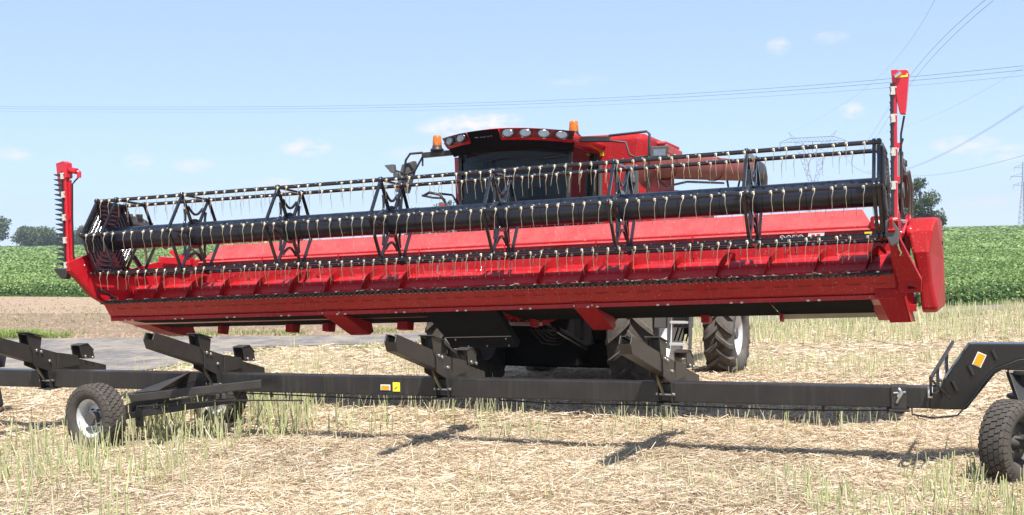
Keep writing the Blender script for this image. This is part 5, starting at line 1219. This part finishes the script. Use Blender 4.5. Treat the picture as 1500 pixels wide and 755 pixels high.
# ------------------------------------------------------------------ bending person at the left edge
def person():
    root = empty('person', Matrix.Translation((-7.13, 15.55, float(gz(-7.13, 15.55)))), 'person in blue patterned shirt and dark trousers bending at the left edge', 'person')
    J = {'pel': ((.10,0,.90), .150), 'wai': ((.10,0,1.02), .135), 'che': ((-.06,0,1.24), .150), 'neck': ((-.22,0,1.42), .060), 'head': ((-.30,0,1.50), .085), 'crown': ((-.36,0,1.58), .085)}
    E_ = [('pel','wai'), ('wai','che'), ('che','neck'), ('neck','head'), ('head','crown')]
    for s, sy in (('l', -1), ('r', 1)):
        o = sy*.02
        J['hip'+s] = ((.09, sy*.09, .84), .10); J['kne'+s] = ((-.03+sy*.10, sy*.12, .47), .062); J['ank'+s] = ((.02+sy*.14, sy*.12, .10), .042); J['toe'+s] = ((-.17+sy*.14, sy*.13, .045), .035)
        J['sho'+s] = ((-.15, sy*.17, 1.33), .062); J['elb'+s] = ((-.30, sy*.24, 1.08), .045); J['wri'+s] = ((-.48, sy*.18, .92), .030); J['pal'+s] = ((-.55, sy*.17, .88), .030)
        E_ += [('pel','hip'+s), ('hip'+s,'kne'+s), ('kne'+s,'ank'+s), ('ank'+s,'toe'+s), ('che','sho'+s), ('sho'+s,'elb'+s), ('elb'+s,'wri'+s), ('wri'+s,'pal'+s)]
        for k in range(5):
            dz = (k-2)*.018; L1 = (.05, .06, .062, .058, .045)[k] if k < 4 else .045
            a = 'f%d%s' % (k, s); 
            if k < 4:
                J[a+'a'] = ((-.59, sy*.17+dz, .865), .0095); J[a+'b'] = ((-.59-L1*.7, sy*.17+dz*1.2, .835), .0085); J[a+'c'] = ((-.58-L1*.75, sy*.17+dz*1.2, .80), .0075)
            else:
                J[a+'a'] = ((-.54, sy*.17-sy*.035, .87), .010); J[a+'b'] = ((-.56, sy*.17-sy*.055, .845), .009); J[a+'c'] = ((-.59, sy*.17-sy*.055, .82), .008)
            E_ += [('pal'+s, a+'a'), (a+'a', a+'b'), (a+'b', a+'c')]
    def skin(name, keys, edges, material, grow=0., sub=2):
        ks = list(keys); me = bpy.data.meshes.new(name); me.from_pydata([J[k][0] for k in ks], [(ks.index(a), ks.index(c)) for a, c in edges], [])
        o = bpy.data.objects.new(name, me); COL.objects.link(o); o.parent = root
        m_ = o.modifiers.new('skin', 'SKIN'); m_.use_smooth_shade = True
        for i, k in enumerate(ks):
            r = J[k][1]+grow; me.skin_vertices[0].data[i].radius = (r, r)
        me.skin_vertices[0].data[0].use_root = True
        s_ = o.modifiers.new('sub', 'SUBSURF'); s_.levels = sub; s_.render_levels = sub; me.materials.append(material); return o
    body = skin('body', list(J), E_, mat('skin_tone', (.50,.30,.20), .5, var=.1), 0)
    shirtM = mat('patterned_shirt', (.62,.68,.76), .85, col2=(.12,.24,.48), vs=26)
    skin('shirt', ['che','wai','pel','neck','shol','elbl','shor','elbr'], [('che','wai'), ('wai','pel'), ('che','neck'), ('che','shol'), ('shol','elbl'), ('che','shor'), ('shor','elbr')], shirtM, .016)
    skin('trousers', ['pel','hipl','knel','ankl','hipr','kner','ankr'], [('pel','hipl'), ('hipl','knel'), ('knel','ankl'), ('pel','hipr'), ('hipr','kner'), ('kner','ankr')], mat('dark_trousers', (.018,.018,.025), .9, var=.3), .018)
    skin('shoe', ['ankl','toel'], [('ankl','toel')], BLKP, .014); skin('shoe', ['ankr','toer'], [('ankr','toer')], BLKP, .014)
    b = MB(); b.ball((-.345, 0, 1.60), .098, 10); b.build('hair', mat('brown_hair', (.05,.035,.025), .8, var=.4), root)
    b = MB(); b.ball((-.445, 0, 1.53), .014, 5); b.ball((-.43, -.032, 1.56), .011, 5); b.ball((-.43, .032, 1.56), .011, 5); b.ball((-.32, -.09, 1.53), .018, 5); b.ball((-.32, .09, 1.53), .018, 5); b.ball((-.42, 0, 1.485), .012, 5); b.build('face', mat('face_tone', (.45,.26,.18), .5, var=.1), root)
person()

# ------------------------------------------------------------------ summer haze
HZ = bpy.data.materials.new('summer_haze_air'); HZ.use_nodes = True; t_ = HZ.node_tree; t_.nodes.remove(t_.nodes['Principled BSDF'])
vv = t_.nodes.new('ShaderNodeVolumePrincipled'); vv.inputs['Color'].default_value = (.86,.92,1,1); vv.inputs['Density'].default_value = .0003; vv.inputs['Anisotropy'].default_value = .3
t_.links.new(vv.outputs[0], t_.nodes['Material Output'].inputs['Volume'])
b = MB(); b.box((0, 600, 28), (3200, 2400, 60)); tag(b.build('haze', HZ), kind='stuff')
